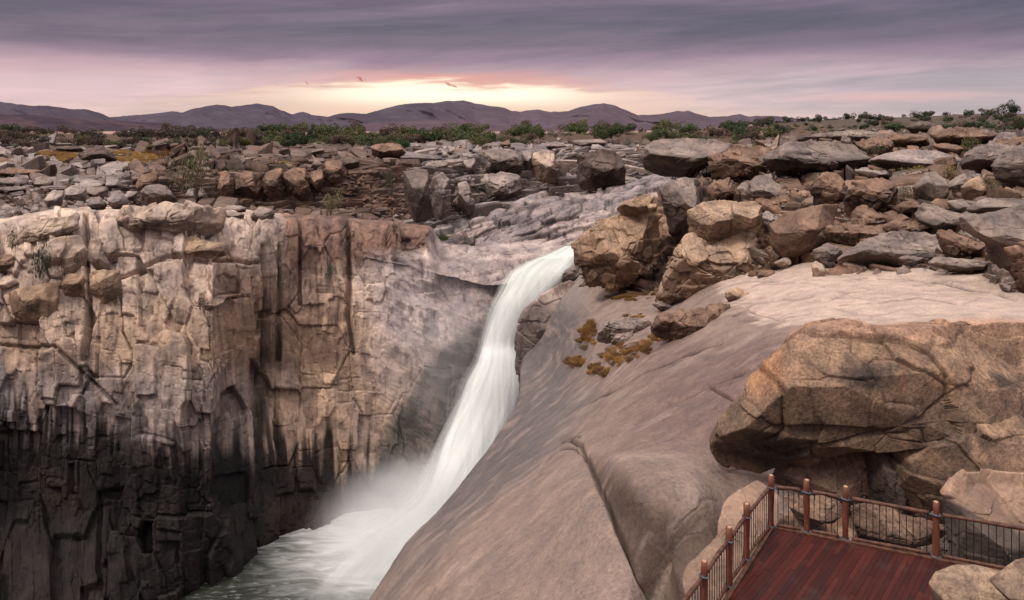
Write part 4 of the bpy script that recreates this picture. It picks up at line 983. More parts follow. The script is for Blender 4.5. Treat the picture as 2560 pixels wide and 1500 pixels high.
GR, BR, LG, TN = (.235,.195,.175), (.20,.135,.10), (.33,.285,.265), (.34,.24,.165)
scatter(FAR, 26, (380, 352, 1100, 400), (8, 40), [GR, BR, BR], 'low dark stone on the plateau behind the brown columns', 'dark stones on the left plateau', rub=8)
scatter(FAR, 26, (0, 380, 380, 520), (12, 60), [GR, GR, LG, BR], 'loose grey stone on the terrace at the far left', 'grey stones on the left terrace', rub=11)
scatter(FAR, 30, (1050, 345, 1900, 385), (8, 40), [GR, LG, BR], 'loose grey stone along the top of the far cliff', 'grey stones on the far cliff top', rub=11)
scatter(FAR, 42, (1640, 312, 2400, 365), (6, 36), [GR, LG, BR, BR], 'small boulder in the far boulder field on the right', 'stones of the far right boulder field', rub=13)
scatter(FAR, 16, (640, 530, 1090, 575), (8, 32), [GR, LG], 'grey stone on the rim of the gorge', 'stones on the gorge rim', rub=11)
scatter(FAR, 16, (860, 430, 1090, 570), (9, 40), [GR, BR, BR], 'stone in the rubble slope beside the brown columns', 'rubble beside the brown columns', rub=15)
scatter(FAR, 8, (1000, 380, 1400, 520), (9, 34), [GR, LG], 'grey stone lodged on the far cliff', 'stones lodged on the far cliff', rub=11)
scatter(SLOPE, 60, (1760, 362, 2560, 490), (8, 54), [GR, BR, BR], 'brown stone on the upper right slope', 'stones on the upper right slope', rub=6)
scatter(SLOPE, 60, (1880, 470, 2560, 665), (8, 60), [BR, BR, TN, GR], 'brown stone wedged between the boulders of the right slope', 'stones between the right boulders', rub=6)
scatter(SLOPE, 10, (1900, 600, 2060, 680), (4, 16), [TN, BR], 'small stone in the gravel above the pale slab', 'gravel stones above the slab', rub=7)
me = mesh_np('rubble', np.concatenate(rubV), np.concatenate(rubF), np.concatenate(rubC), smooth=False)
tag(link('rubble', me, M['right']), 'broken rubble and small stones strewn over the plateau and slopes', 'rubble', kind='stuff')

# ------------------------------------------------------------------ plants
print('plants')
def leaf_cloud(n, leaf, seed, lobes=7, flat=.8, low=.05, up=False):
    rg = np.random.default_rng(seed)
    L = rg.normal(size=(lobes, 3)) * np.array([.42, .42, .22]); L[:, 2] = np.abs(L[:, 2]) + .35; rad = rg.uniform(.28, .5, lobes)
    k = rg.integers(0, lobes, n)
    d = rg.normal(size=(n, 3)); d /= np.linalg.norm(d, axis=1, keepdims=True)
    p = L[k] + d * (rad[k] * rg.uniform(.45, 1.05, n) ** .6)[:, None] * np.array([1, 1, flat])
    p[:, 2] = np.maximum(p[:, 2], low * rg.random(n))
    a = rg.normal(size=(n, 3)); a /= np.linalg.norm(a, axis=1, keepdims=True)
    if up: a[:, 2] = np.abs(a[:, 2]) * 2 + .6; a /= np.linalg.norm(a, axis=1, keepdims=True)
    b = np.cross(a, rg.normal(size=(n, 3))); b /= np.linalg.norm(b, axis=1, keepdims=True)
    s_ = leaf * rg.uniform(.6, 1.4, n)[:, None]
    V = np.stack([p - a * s_ * 1.3, p + b * s_ * .5, p + a * s_ * 1.3, p - b * s_ * .5], 1).reshape(-1, 3)
    shade = (.55 + .6 * np.clip(p[:, 2], 0, 1)) * rg.uniform(.7, 1.3, n)
    cc = np.repeat(shade[:, None] * np.ones(3), 4, 0)
    return V, np.arange(n * 4).reshape(-1, 4), cc

def twigs(n, seed, h=1.0, spread=.6, r=.02):
    rg = np.random.default_rng(seed); V, Fs = [], []
    for k in range(n):
        az = rg.uniform(0, 6.28); sp = spread * rg.uniform(.2, 1); hh = h * rg.uniform(.5, 1)
        prev = None; side = np.array([math.cos(az + 1.57), math.sin(az + 1.57), 0])
        oth = np.array([math.cos(az), math.sin(az), -.5])
        for t_ in np.linspace(0, 1, 5):
            c = np.array([math.cos(az) * sp * t_ ** 1.3, math.sin(az) * sp * t_ ** 1.3, hh * t_]) + rg.normal(size=3) * .03 * t_
            w = r * (1.15 - t_); b0 = len(V)
            V += [c + side * w, c + oth * w, c - side * w]
            if prev is not None:
                for q in range(3): Fs.append([prev + q, prev + (q + 1) % 3, b0 + (q + 1) % 3, b0 + q])
            prev = b0
    return np.array(V), np.array(Fs)

LEAF = leaf_mat('leaves', (1, 1, 1)); WOOD = flat_mat('twig_wood', (.17, .125, .095), .9)
green = [mesh_np('foliage', *leaf_cloud(1500, .055, 200 + k)[:2], leaf_cloud(1500, .055, 200 + k)[2]) for k in range(4)]
airy = [mesh_np('foliage', *leaf_cloud(600, .045, 300 + k, 9, 1, up=True)[:2], leaf_cloud(600, .045, 300 + k, 9, 1, up=True)[2]) for k in range(3)]
stems = [mesh_np('stem', *twigs(16, 400 + k)) for k in range(3)]
bare = [mesh_np('branches', *twigs(90, 420 + k, 1.0, .75, .014)) for k in range(3)]
for me in green + airy: me.materials.append(LEAF)
for me in stems + bare: me.materials.append(WOOD)
# dry grass: upright thin blades
def blades(n, seed, spread=1.0):
    rg = np.random.default_rng(seed)
    r = np.sqrt(rg.random(n)) * spread; a = rg.uniform(0, 6.28, n)
    b = np.stack([np.cos(a) * r, np.sin(a) * r, 0 * r], 1)
    lean = rg.normal(size=(n, 3)) * .35 + b * .35; lean[:, 2] = 1
    hgt = rg.uniform(.35, 1, n) * (1.1 - .6 * r / spread)
    tip = b + lean * hgt[:, None]; mid = b + lean * hgt[:, None] * .5
    sd = np.stack([np.cos(a + 1.57 + rg.normal(size=n)), np.sin(a + 1.57 + rg.normal(size=n)), 0 * r], 1) * .022
    V = np.stack([b - sd, b + sd, mid + sd * .8, tip, mid - sd * .8], 1).reshape(-1, 3)
    i = np.arange(n)[:, None] * 5
    Fq = np.concatenate([i + np.array([[0, 1, 2, 4]]), i + np.array([[4, 2, 3, 3]])])
    tri = i + np.array([[4, 2, 3]])
    cc = np.repeat(rg.uniform(.7, 1.3, n)[:, None] * np.ones(3), 5, 0)
    return V, np.concatenate([(i + np.array([[0, 1, 4]])), (i + np.array([[1, 2, 4]])), tri]), cc
tuft = []
for k in range(3):
    V, Fq, cc = blades(420, 500 + k); me = mesh_np('grass_blades', V, Fq, cc); me.materials.append(LEAF); tuft.append(me)

def place(me_list, name, label, cat, group, pos, h, w, color, kids=None):
    rz = RNG.uniform(0, 6.3)
    if kids is None:
        o = bpy.data.objects.new(name, me_list[RNG.integers(0, len(me_list))]); col.objects.link(o)
        o.color = (*color, 1)
    else:
        o = empty(name)
        a = link('foliage', me_list[RNG.integers(0, len(me_list))], None, o); a.color = (*color, 1)
        link(kids[1], kids[0][RNG.integers(0, len(kids[0]))], None, o)
    o.location = pos; o.scale = (w, w, h); o.rotation_euler = (0, 0, rz)
    tag(o, label, cat, group); return o

DG, MG, OG, YG, RB = (.060,.078,.040), (.092,.110,.048), (.15,.14,.07), (.16,.17,.07), (.12,.085,.065)
sV, sF, sC, sN = [], [], [], 0
def bushrow(sh, n, x0, x1, y0, y1, hp, tints, label, group, wr=1.5):
    global sN
    n1 = int(n * .6); hm = hp[0] + (hp[1] - hp[0]) * .45
    for k in range(n1 + int(n * .8)):
        px = RNG.uniform(x0, x1); py = RNG.uniform(y0, y1)
        X, D = on(sh, px, py)
        t = tints[RNG.integers(0, len(tints))]; v = RNG.uniform(.75, 1.25)
        if k < n1:
            hh = RNG.uniform(hm, hp[1]) * D / F
            place(green, 'bush', label, 'bush', group, X - np.array([0, 0, hh * .1]), hh, hh * RNG.uniform(.8, wr) * .8, tuple(x * v for x in t))
        else:
            hh = RNG.uniform(hp[0], hm) * D / F * .9; wd = hh * RNG.uniform(.9, wr)
            V, f4, cc = leaf_cloud(200, .10, int(RNG.integers(0, 99999)))
            sV.append(V * np.array([wd, wd, hh]) + X - np.array([0, 0, hh * .1])); sF.append(f4 + sN); sN += len(V); sC.append(cc * np.array(t) * v)
bushrow(FAR, 95, 640, 1330, 333, 364, (12, 34), [DG, MG, MG, OG, OG, RB, MG], 'dark green bush in the dense thicket below the hills', 'green thicket bushes')
bushrow(FAR, 34, 640, 1350, 350, 364, (12, 26), [DG, MG, OG, RB], 'green bush on the plateau edge in front of the thicket', 'bushes in front of the thicket')
bushrow(FAR, 110, -40, 690, 334, 374, (12, 30), [RB, RB, OG, DG, (.075,.065,.055), (.095,.075,.062)], 'brown grey scrub bush on the left plain', 'scrub bushes on the left plain')
bushrow(FAR, 72, 1300, 1950, 322, 345, (10, 30), [DG, MG, MG, RB, OG], 'dark bush in the belt behind the far cliff', 'bushes of the middle belt')
bushrow(FAR, 100, 1800, 2600, 288, 326, (7, 20), [DG, DG, (.055,.06,.04), RB], 'dark bush on the right skyline', 'bushes on the right skyline')
for (px, py, h, w, t, lb, kind) in [
    (490, 500, 118, 56, (.17,.16,.085), 'big straggly olive shrub growing over the brown columns', 'airy'),
    (826, 540, 52, 30, (.24,.22,.12), 'pale dry shrub at the foot of the brown columns', 'airy'),
    (100, 695, 84, 32, (.07,.085,.05), 'dark green shrub hanging in the hollow of the left cliff', 'airy'),
    (30, 630, 52, 16, (.12,.11,.06), 'olive tuft in a crack at the left edge of the cliff', 'airy'),
    (825, 700, 46, 14, (.06,.085,.05), 'green shrub clinging to the crack in the brown panel', 'airy'),
    (355, 740, 36, 9, (.035,.04,.03), 'small dark plant on the left cliff face', 'airy'),
    (500, 775, 40, 18, (.13,.10,.085), 'grey leafless plant on the left cliff face', 'airy'),
    (288, 765, 34, 10, (.07,.07,.045), 'small olive plant in the joint of the left cliff', 'airy'),
    (1105, 600, 24, 16, (.085,.14,.045), 'bright green grass clump at the foot of the far cliff', 'tuft'),
    (985, 585, 30, 9, (.07,.09,.05), 'green plant in the corner of the brown panel', 'airy'),
    (1315, 520, 18, 12, (.07,.09,.05), 'small green plant on the pale ledge', 'airy'),
    (978, 480, 60, 16, (.09,.095,.05), 'olive shrub in the rubble beside the brown columns', 'airy'),
    (640, 470, 66, 30, (.20,.155,.115), 'pale leafless bush with hanging roots on the brown columns', 'bare'),
    (1440, 300 + 22, 24, 11, (.04,.055,.03), 'lone round dark tree on the middle skyline', 'green'),
    (1528, 350, 34, 30, (.06,.085,.035), 'round green bush above the far cliff', 'green'),
    (1350, 350, 36, 22, (.10,.12,.045), 'yellow green bush above the far cliff', 'green'),
    (612, 368, 24, 22, (.125,.11,.03), 'yellow green round bush on the left plateau', 'green'),
    (575, 370, 22, 18, (.07,.075,.03), 'olive round bush beside the yellow green bush', 'green'),
    (1010, 372, 24, 26, (.055,.09,.035), 'bright green bush behind the dark brown block', 'green'),
    (945, 372, 30, 20, (.13,.125,.06), 'pale olive bush above the brown columns', 'airy'),
    (1856, 420, 42, 20, (.30,.33,.13), 'pale yellow green shrub on the crumbling crag', 'airy'),
    (1885, 385, 26, 18, (.24,.30,.10), 'second yellow green shrub higher on the crumbling crag', 'airy'),
    (1812, 420, 24, 18, (.24,.16,.07), 'orange dry shrub left of the yellow green shrub', 'airy'),
    (2150, 345, 18, 34, (.085,.11,.045), 'low green shrub above the flat topped outcrop', 'green'),
    (2240, 330, 20, 48, (.08,.10,.05), 'wide green shrub beside the black boulder', 'green'),
    (2190, 395, 30, 28, (.10,.09,.06), 'grey brown shrub right of the flat topped outcrop', 'airy'),
    (2197, 422, 20, 22, (.16,.15,.09), 'grey green shrub on the pale rock back', 'airy'),
    (2285, 450, 34, 50, (.20,.15,.05), 'golden shrub in front of the pale rock back', 'airy'),
    (2370, 440, 30, 30, (.26,.19,.08), 'straw coloured shrub right of the golden shrub', 'airy'),
    (2260, 500, 44, 24, (.17,.125,.05), 'golden brown shrub on the fractured crag', 'airy'),
    (2480, 475, 26, 22, (.13,.11,.05), 'olive shrub under the huge boulder', 'airy'),
    (2500, 360, 44, 44, (.085,.095,.05), 'green shrub on the right rise', 'airy'),
    (2430, 380, 40, 26, (.15,.14,.06), 'pale olive shrub below the right rise', 'airy'),
    (2400, 330, 40, 24, (.09,.08,.06), 'bare brown shrub on the right rise', 'bare'),
    (2530, 290, 36, 26, (.05,.06,.035), 'dark tree at the right end of the skyline', 'green'),
    (2285, 292, 20, 18, (.06,.06,.045), 'thin branched tree on the right skyline', 'bare'),
    (2555, 330, 40, 22, (.08,.08,.04), 'dark bush at the right edge', 'green'),
]:
    sh = FAR
    if kind and py > 560 and px < 1090: sh = CLIFF
    if px in (30, 100, 355, 500, 288, 825): sh = CLIFF
    if px > 1780 and py > 375: sh = SLOPE
    if px == 1315: sh = SHELF
    X, D = on(sh, px, py)
    X = np.array(pt(px, py, D - (3 if sh is not CLIFF else 2.0) - (5 if px in (490, 640, 826, 978) else 0)))
    if px in (1856, 1885, 1812): X = np.array(pt(px, py, 101.5))
    if px in (2285,) and py > 400: X = np.array(pt(px, py, 78))
    D = X[1]
    ml = {'airy': airy, 'green': green, 'bare': airy, 'tuft': tuft}[kind]
    if kind == 'bare':
        o = bpy.data.objects.new('bare_bush', bare[RNG.integers(0, 3)]); col.objects.link(o); o.location = X; o.scale = (w * D / F, w * D / F, h * D / F)
        tag(o, lb, 'bush')
    elif kind == 'tuft': place(tuft, 'grass_clump', lb, 'grass', None, X, h * D / F, w * D / F, t)
    else: place(ml, 'bush' if kind == 'green' else 'shrub', lb, 'shrub', None, X, h * D / F, w * D / F, t, (stems, 'stem'))

tag(link('scrub', mesh_np('scrub', np.concatenate(sV), np.concatenate(sF), np.concatenate(sC)), LEAF), 'low scrub covering the plains between the larger bushes', 'scrub', kind='stuff')

# rust coloured growth on the dome
def grow(sh, pts, n, hp, tints, label, group, name='dry_tuft'):
    k = 0
    for (px, py, r1, r2) in pts:
        for _ in range(n):
            x = px + RNG.normal() * r1; y = py + RNG.normal() * r2 - RNG.normal() * 0
            X, D = on(sh, x, y); h = RNG.uniform(*hp) * D / F
            t = tints[RNG.integers(0, len(tints))]
            place(tuft, name, label, 'grass', group, X - np.array([0, 0, .02]), h, h * RNG.uniform(.9, 1.6), t)
RU = [(.24,.125,.045), (.34,.185,.06), (.15,.085,.04)]
grow(SLAB, [(1590,738,22,3), (1560,748,20,2.5)], 22, (5, 8), RU, 'rust orange tuft in the thin strip under the boulders', 'rust tufts of the upper strip')
grow(SLAB, [(1465,842,9,12), (1478,822,5,8)], 20, (7, 13), RU, 'rust brown tuft left of the pale slab on the dome', 'rust tufts beside the pale slab')
grow(SLAB, [(1445,905,12,6)], 30, (7, 12), RU, 'rust brown tuft in the lone patch at the edge of the dome', 'rust tufts of the lone patch')
grow(SLAB, [(1540,900,16,8), (1570,880,20,10), (1610,870,16,10), (1500,930,14,7), (1650,840,16,8)], 22, (7, 13), RU, 'rust orange tuft in the long patch on the dome', 'rust tufts of the long patch')
grow(SLAB, [(1590,790,14,4)], 6, (6, 10), RU, 'rust tuft just above the flat pale slab', 'rust tufts above the slab')
# straw grass
grow(FAR, [(155,392,30,5), (350,387,38,6), (200,396,30,4), (330,394,30,4)], 50, (8, 13), [(.46,.29,.10), (.40,.24,.09)], 'golden grass tuft in the meadow on the left plateau', 'golden meadow grass', 'grass_tuft')
grow(FAR, [(410,375,14,5)], 12, (12, 20), [(.20,.11,.06), (.24,.13,.06)], 'reddish bush grass at the end of the golden meadow', 'reddish grass', 'grass_tuft')
grow(FAR, [(725,408,32,3)], 16, (6, 9), [(.44,.31,.14)], 'straw tuft on top of the brown columns', 'straw tufts on the columns', 'grass_tuft')
grow(SLOPE, [(1960,665,30,8), (2000,670,20,6), (1930,690,16,5)], 8, (4, 8), [(.17,.10,.05), (.22,.14,.07)], 'dry brown tuft in the gravel above the pale slab', 'dry tufts in the gravel')
grow(SLOPE, [(2120,420,60,10), (2330,430,60,12), (2250,380,80,12), (1900,430,50,14), (2450,400,40,20)], 7, (7, 13), [(.30,.20,.08), (.22,.16,.08), (.16,.14,.07)], 'dry grass tuft on the upper right slope', 'dry grass on the upper right slope', 'grass_tuft')
grow(FAR, [(1750,335,60,4), (1930,325,60,4), (2100,322,60,5), (1600,350,60,5), (1150,362,60,5)], 8, (4, 8), [(.30,.22,.09), (.14,.14,.06)], 'dry grass tuft in the far boulder field', 'dry grass in the far boulder field', 'grass_tuft')

# ------------------------------------------------------------------ water
print('water')
LV = -54.5
xs = np.linspace(-75, 30, 160); ys = np.linspace(40, 118, 160)
A, B = np.meshgrid(xs, ys, indexing='ij')
zz = LV + .35 * fbm(np.stack([A / 5, B / 5, 0 * A], -1), 4, 2)
me = mesh_np('pool', np.stack([A, B, zz], -1).reshape(-1, 3), grid_faces(160, 160)[:, ::-1])
m, t = newmat('river_water')
pos = t.new('ShaderNodeNewGeometry').outputs['Position']
fl = t.mapping(pos, (.07, .30, .1), (0, 0, math.radians(-20)))
sx = t.new('ShaderNodeSeparateXYZ'); t.put(sx.inputs[0], pos)
# distance from the foot of the fall, along the current
dx = t.m('SUBTRACT', sx.outputs[0], -14.0); dy = t.m('SUBTRACT', sx.outputs[1], 94.0)
dd = t.m('SQRT', t.m('ADD', t.m('MULTIPLY', dx, dx), t.m('MULTIPLY', dy, dy)))
n_ = t.noise(fl, 3.0, 6, .62, .6); n2_ = t.noise(fl, 9.0, 5, .6, .4)
foam = t.mr(t.m('ADD', dd, t.m('MULTIPLY', t.m('SUBTRACT', n_, .5), 16)), 22, 5)
streak = t.m('MULTIPLY', t.mr(n2_, .53, .72), t.mr(dd, 44, 10))
# line of spray along the far bank
lin = t.m('ABSOLUTE', t.m('ADD', t.m('ADD', t.m('MULTIPLY', sx.outputs[0], .55), t.m('MULTIPLY', sx.outputs[1], -.83)), t.m('ADD', 92.2, t.m('MULTIPLY', t.m('SUBTRACT', n_, .5), 7))))
bank = t.m('MULTIPLY', t.mr(lin, 1.3, 0), t.mr(n2_, .38, .6))
ff = t.m('MAXIMUM', foam, t.m('MAXIMUM', t.m('MULTIPLY', streak, .45), t.m('MULTIPLY', bank, .7)))
t.put(t.bsdf.inputs['Base Color'], t.mix(ff, t.mix(n_, (.014, .017, .012), (.042, .047, .036)), (.72, .74, .72)))
t.put(t.bsdf.inputs['Roughness'], t.m('ADD', .3, t.m('MULTIPLY', ff, .6)))
bp = t.new('ShaderNodeBump'); bp.inputs['Strength'].default_value = .4; bp.inputs['Distance'].default_value = .5
t.put(bp.inputs['Height'], n2_); t.l.new(bp.outputs[0], t.bsdf.inputs['Normal'])
o = link('river_pool', me, m); o['kind'] = 'structure'

def water_mat(name, alpha=1.0, edge=.12, bright=.9, holes=0.0, fade=None):
    m, t = newmat(name)
    uv = t.new('ShaderNodeUVMap').outputs[0]
    sx = t.new('ShaderNodeSeparateXYZ'); t.put(sx.inputs[0], uv)
    v1 = t.noise(t.mapping(uv, (5, 2.2, 1)), 1.6, 4, .55, .9); v2 = t.noise(t.mapping(uv, (40, 2.0, 1)), 1.5, 4, .6, .3)
    cc = t.mix(t.mr(v1, .3, .65), (.70, .74, .71), (.90, .92, .90))
    cc = t.mix(t.m('MULTIPLY', t.mr(v2, .4, .75), .12), cc, (.93, .94, .93))
    cc = t.mix(t.m('MULTIPLY', t.mr(sx.outputs[1], .24, .06), .75), cc, t.mix(t.mr(v1, .35, .65), (.38, .43, .37), (.66, .70, .64)))
    t.put(t.bsdf.inputs['Base Color'], cc)
    t.bsdf.inputs['Roughness'].default_value = .9; t.bsdf.inputs['Specular IOR Level'].default_value = .1
    wob = t.m('MULTIPLY', t.m('ADD', t.m('SUBTRACT', v2, .5), t.m('SUBTRACT', v1, .5)), edge * .9)
    u = t.m('ADD', sx.outputs[0], wob)
    a = t.m('MULTIPLY', t.mr(u, 0, edge), t.mr(u, 1, 1 - edge))
    if fade: a = t.m('MULTIPLY', a, t.m('MULTIPLY', t.mr(sx.outputs[1], fade[0], fade[1]), t.mr(sx.outputs[1], fade[3], fade[2])))
    if holes: a = t.m('MULTIPLY', a, t.mr(v1, .5 - holes, .5 + .1))
    t.put(t.bsdf.inputs['Alpha'], t.m('MULTIPLY', a, alpha))
    return m

def fall(rows, bulge, mat, name, n=70, seed=0):
    A = np.array(rows, float); k = len(A)
    tt = np.linspace(0, k - 1, 220)
    B = pchip(A[:, None, :], tt)[:, 0]
    u = np.linspace(0, 1, n)[None]
    y = B[:, 0:1] + 0 * u; px = B[:, 1:2] * (1 - u) + B[:, 2:3] * u; D = B[:, 3:4] - bulge * np.sin(np.pi * u) ** .6 * (1 - ss(B[:, 0:1], 1230, 1330) * .85)
    if B.shape[1] > 4: y = y + (u - .5) * B[:, 4:5]
    s_ = P(px, y, D)
    rel = fbm(np.stack([px / 9, y / 140, 0 * px], -1), 3, seed)
    s_[..., 1] += .18 * rel
    V = s_.reshape(-1, 3)
    vv = np.linspace(0, 1, 220)[:, None] + 0 * u
    me = mesh_np(name, V, grid_faces(220, n), None, np.stack([(u + 0 * vv).ravel(), vv.ravel()], -1))
    return me
#        y     left   right  depth  skew
rows_m = [(596, 1440, 1510, 138, 0), (612, 1402, 1495, 131, -3), (632, 1356, 1478, 125, -7), (655, 1292, 1455, 121, -12), (680, 1256, 1440, 118, -18), (715, 1238, 1410, 116, -20),
          (760, 1216, 1370, 114.2, -8), (820, 1200, 1322, 113.2, 0), (866, 1190, 1302, 112.4, 0), (900, 1178, 1312, 109.6, 0), (960, 1142, 1322, 107, 0),
          (1030, 1120, 1300, 105, 0), (1100, 1090, 1270, 102.5, 0), (1170, 1068, 1230, 100, 0), (1240, 1030, 1190, 98, 0), (1295, 975, 1150, 94.6, 0), (1345, 905, 1110, 90.3, 0), (1400, 840, 1060, 85.6, 0), (1470, 770, 1010, 80.3, 0), (1560, 700, 950, 74.6, 0)]
wf = empty('waterfall', pt(1150, 1300, 96)); tag(wf, 'silky white waterfall plunging through the narrow gorge', 'waterfall')
inv = wf.location
def wpart(me, name, mat):
    o = link(name, me, mat, wf); o.location = -inv; return o
wpart(fall(rows_m, 1.4, None, 'main_stream'), 'main_stream', water_mat('falling_water', 1, .26, fade=(-1, -.5, .80, 1.0)))
rows_v = [(640, 1325, 1460, 123.5, -14), (690, 1240, 1440, 115.5, -22), (760, 1214, 1370, 112.5, -8), (860, 1192, 1300, 110.5, 0), (900, 1180, 1312, 108.5, 0), (960, 1140, 1325, 105.5, 0),
          (1030, 1098, 1320, 103, 0), (1100, 1062, 1300, 100.5, 0), (1170, 1030, 1270, 98, 0), (1240, 985, 1240, 95.5, 0), (1300, 900, 1200, 92.5, 0), (1350, 800, 1160, 88.5, 0), (1420, 700, 1100, 83, 0), (1520, 600, 1000, 76, 0)]
wpart(fall(rows_v, 2.5, None, 'spray_veil', seed=5), 'spray_veil', water_mat('water_veil', .5, .42, fade=(-1, -.5, .72, 1.0)))

# mist that hangs where the water lands, and a thin veil against the wall
def mist(name, cpx, cpy, D, rad, dens, label, seed=1, expo=1.6, color=(.985, .99, .99)):
    V, Fs = cube_sphere(12)
    me = mesh_np(name, V, Fs)
    m = bpy.data.materials.new(name + '_volume'); m.use_nodes = True; t = NT(m.node_tree); t.n.clear()
    out = t.new('ShaderNodeOutputMaterial'); vol = t.new('ShaderNodeVolumePrincipled')
    vol.inputs['Color'].default_value = (*color, 1); vol.inputs['Anisotropy'].default_value = 0.0
    ob = t.new('ShaderNodeTexCoord').outputs['Object']
    ln = t.new('ShaderNodeVectorMath', operation='LENGTH'); t.put(ln.inputs[0], ob)
    f = t.m('POWER', t.m('SUBTRACT', 1.0, ln.outputs['Value'], clamp=True), expo)
    nzz = t.mr(t.noise(ob, 1.6, 3, .5, .3), .3, .7, .4, 1.4)
    t.put(vol.inputs['Density'], t.m('MULTIPLY', t.m('MULTIPLY', f, nzz), dens))
    t.l.new(vol.outputs[0], out.inputs['Volume'])
    o = link(name, me, m); o.location = pt(cpx, cpy, D); o.scale = rad
    tag(o, label, 'mist', kind='stuff')
    m.cycles.volume_sampling = 'DISTANCE' if hasattr(m.cycles, 'volume_sampling') else 'DISTANCE'
    m.cycles.homogeneous_volume = False if hasattr(m.cycles, 'homogeneous_volume') else False
    return o
mist('spray_mist', 1035, 1325, 93, (16, 14, 10), .75, 'dense white mist where the waterfall hits the pool')
mist('thin_haze', 1090, 930, 106, (17, 9, 23), .04, 'thin haze of spray drifting up the wall left of the waterfall', color=(.98, .96, .97))

# ------------------------------------------------------------------ the deck
print('deck')
WOODR = flat_mat('red_post_wood', (.15, .048, .028), .55, .35, 14, .4, stretch=(1, 1, .2), bump=.4)
WOODE = flat_mat('post_end_grain', (.48, .27, .17), .7, .3, 30)
RAILM = flat_mat('handrail_wood', (.10, .042, .026), .55, .5, 8, .4, bump=.4)
METAL = flat_mat('dark_blue_rail_metal', (.018, .024, .030), .45, .2, 20, .5, metal=.4)
STRAP = flat_mat('blue_grey_binding', (.11, .13, .16), .55, .4, 25, .5, metal=.3)
mdk, t = newmat('wet_red_decking')
c = t.new('ShaderNodeVertexColor', layer_name='Col').outputs[0]
pos = t.mapping(t.new('ShaderNodeTexCoord').outputs['Object'], (1, 1, 1), (0, 0, math.radians(-47)))
n_ = t.noise(t.mapping(pos, (1, 14, 1)), 2.5, 5, .6); big = t.noise(pos, .5, 3)
t.put(t.bsdf.inputs['Base Color'], t.mix(t.m('MULTIPLY', t.mr(t.noise(pos, 1.7, 5, .7), .5, .75), .35), t.mix(1.0, c, t.mix(n_, (.5, .5, .5), (1.5, 1.4, 1.4)), 'MULTIPLY'), (.11, .07, .06)))
t.put(t.bsdf.inputs['Roughness'], t.mr(big, .3, .7, .4, .6)); t.bsdf.inputs['Specular IOR Level'].default_value = .16
bp = t.new('ShaderNodeBump'); bp.inputs['Strength'].default_value = .15; bp.inputs['Distance'].default_value = .01
t.put(bp.inputs['Height'], n_); t.l.new(bp.outputs[0], t.bsdf.inputs['Normal'])

ZD = -9.3
def dk(px, py): D = -ZD * F / (py - HY); return np.array([(px - CX) / F * D, D])
C0 = dk(1932, 1322)
a_ = np.array([-.60, -.80]); b_ = np.array([.934, -.357])
deck = empty('viewing_deck', (C0[0], C0[1], ZD)); tag(deck, 'dark red timber viewing deck with post and baluster railing', 'viewing deck')
org = np.array([C0[0], C0[1], ZD])
def dpart(name, V, Fs, mat, parent=deck, colr=None, smooth=False):
    me = mesh_np(name, np.asarray(V) - org, Fs, colr, smooth=smooth); return link(name, me, mat, parent)
def clip(poly, n, d, keep_less=True):
    out = []; sgn = 1 if keep_less else -1
    for i in range(len(poly)):
        p, q = poly[i], poly[(i + 1) % len(poly)]; fp = sgn * (p @ n - d); fq = sgn * (q @ n - d)
        if fp <= 0: out.append(p)
        if fp * fq < 0: out.append(p + (q - p) * fp / (fp - fq))
    return out
bd = np.array([-.675, -.738]); bd /= np.linalg.norm(bd); bn = np.array([-bd[1], bd[0]])
pol = [C0, C0 + a_ * 7, C0 + a_ * 7 + b_ * 9, C0 + b_ * 8]
pol = [np.array(p) for p in pol]
V, Fs, cc = [], [], []
tv = [p @ bn for p in pol]; sv = [p @ bd for p in pol]
wbd = .098; rg = np.random.default_rng(5)
for k in range(int(min(tv) / wbd) - 1, int(max(tv) / wbd) + 2):
    st_ = clip(clip(pol, bn, (k + 1) * wbd - .004), bn, k * wbd, False)
    if len(st_) < 3: continue
    s0 = min(sv) - rg.uniform(0, 1.4)
    while s0 < max(sv):
        L = rg.uniform(.9, 2.6)
        pc = clip(clip(st_, bd, s0 + L - .005), bd, s0, False); s0 += L
        if len(pc) < 3: continue
        shade = rg.uniform(.6, 1.25); colb = np.array([.062, .013, .009]) * shade
        if rg.random() < .15: colb = np.array([.034, .011, .009])
        zt = ZD + rg.uniform(-.003, .003)
        n0 = len(V); nn = len(pc)
        for p in pc: V.append((p[0], p[1], zt))
        cen = np.mean(pc, 0); V.append((cen[0], cen[1], zt))
        for p in pc: V.append((p[0], p[1], zt - .035))
        cc += [colb] * (2 * nn + 1)
        for i in range(nn):
            j = (i + 1) % nn
            Fs.append((n0 + i, n0 + j, n0 + nn)); Fs.append((n0 + i, n0 + nn + 1 + i, n0 + nn + 1 + j)); Fs.append((n0 + i, n0 + nn + 1 + j, n0 + j))
dpart('floor', V, np.array(Fs), mdk, colr=np.array(cc))

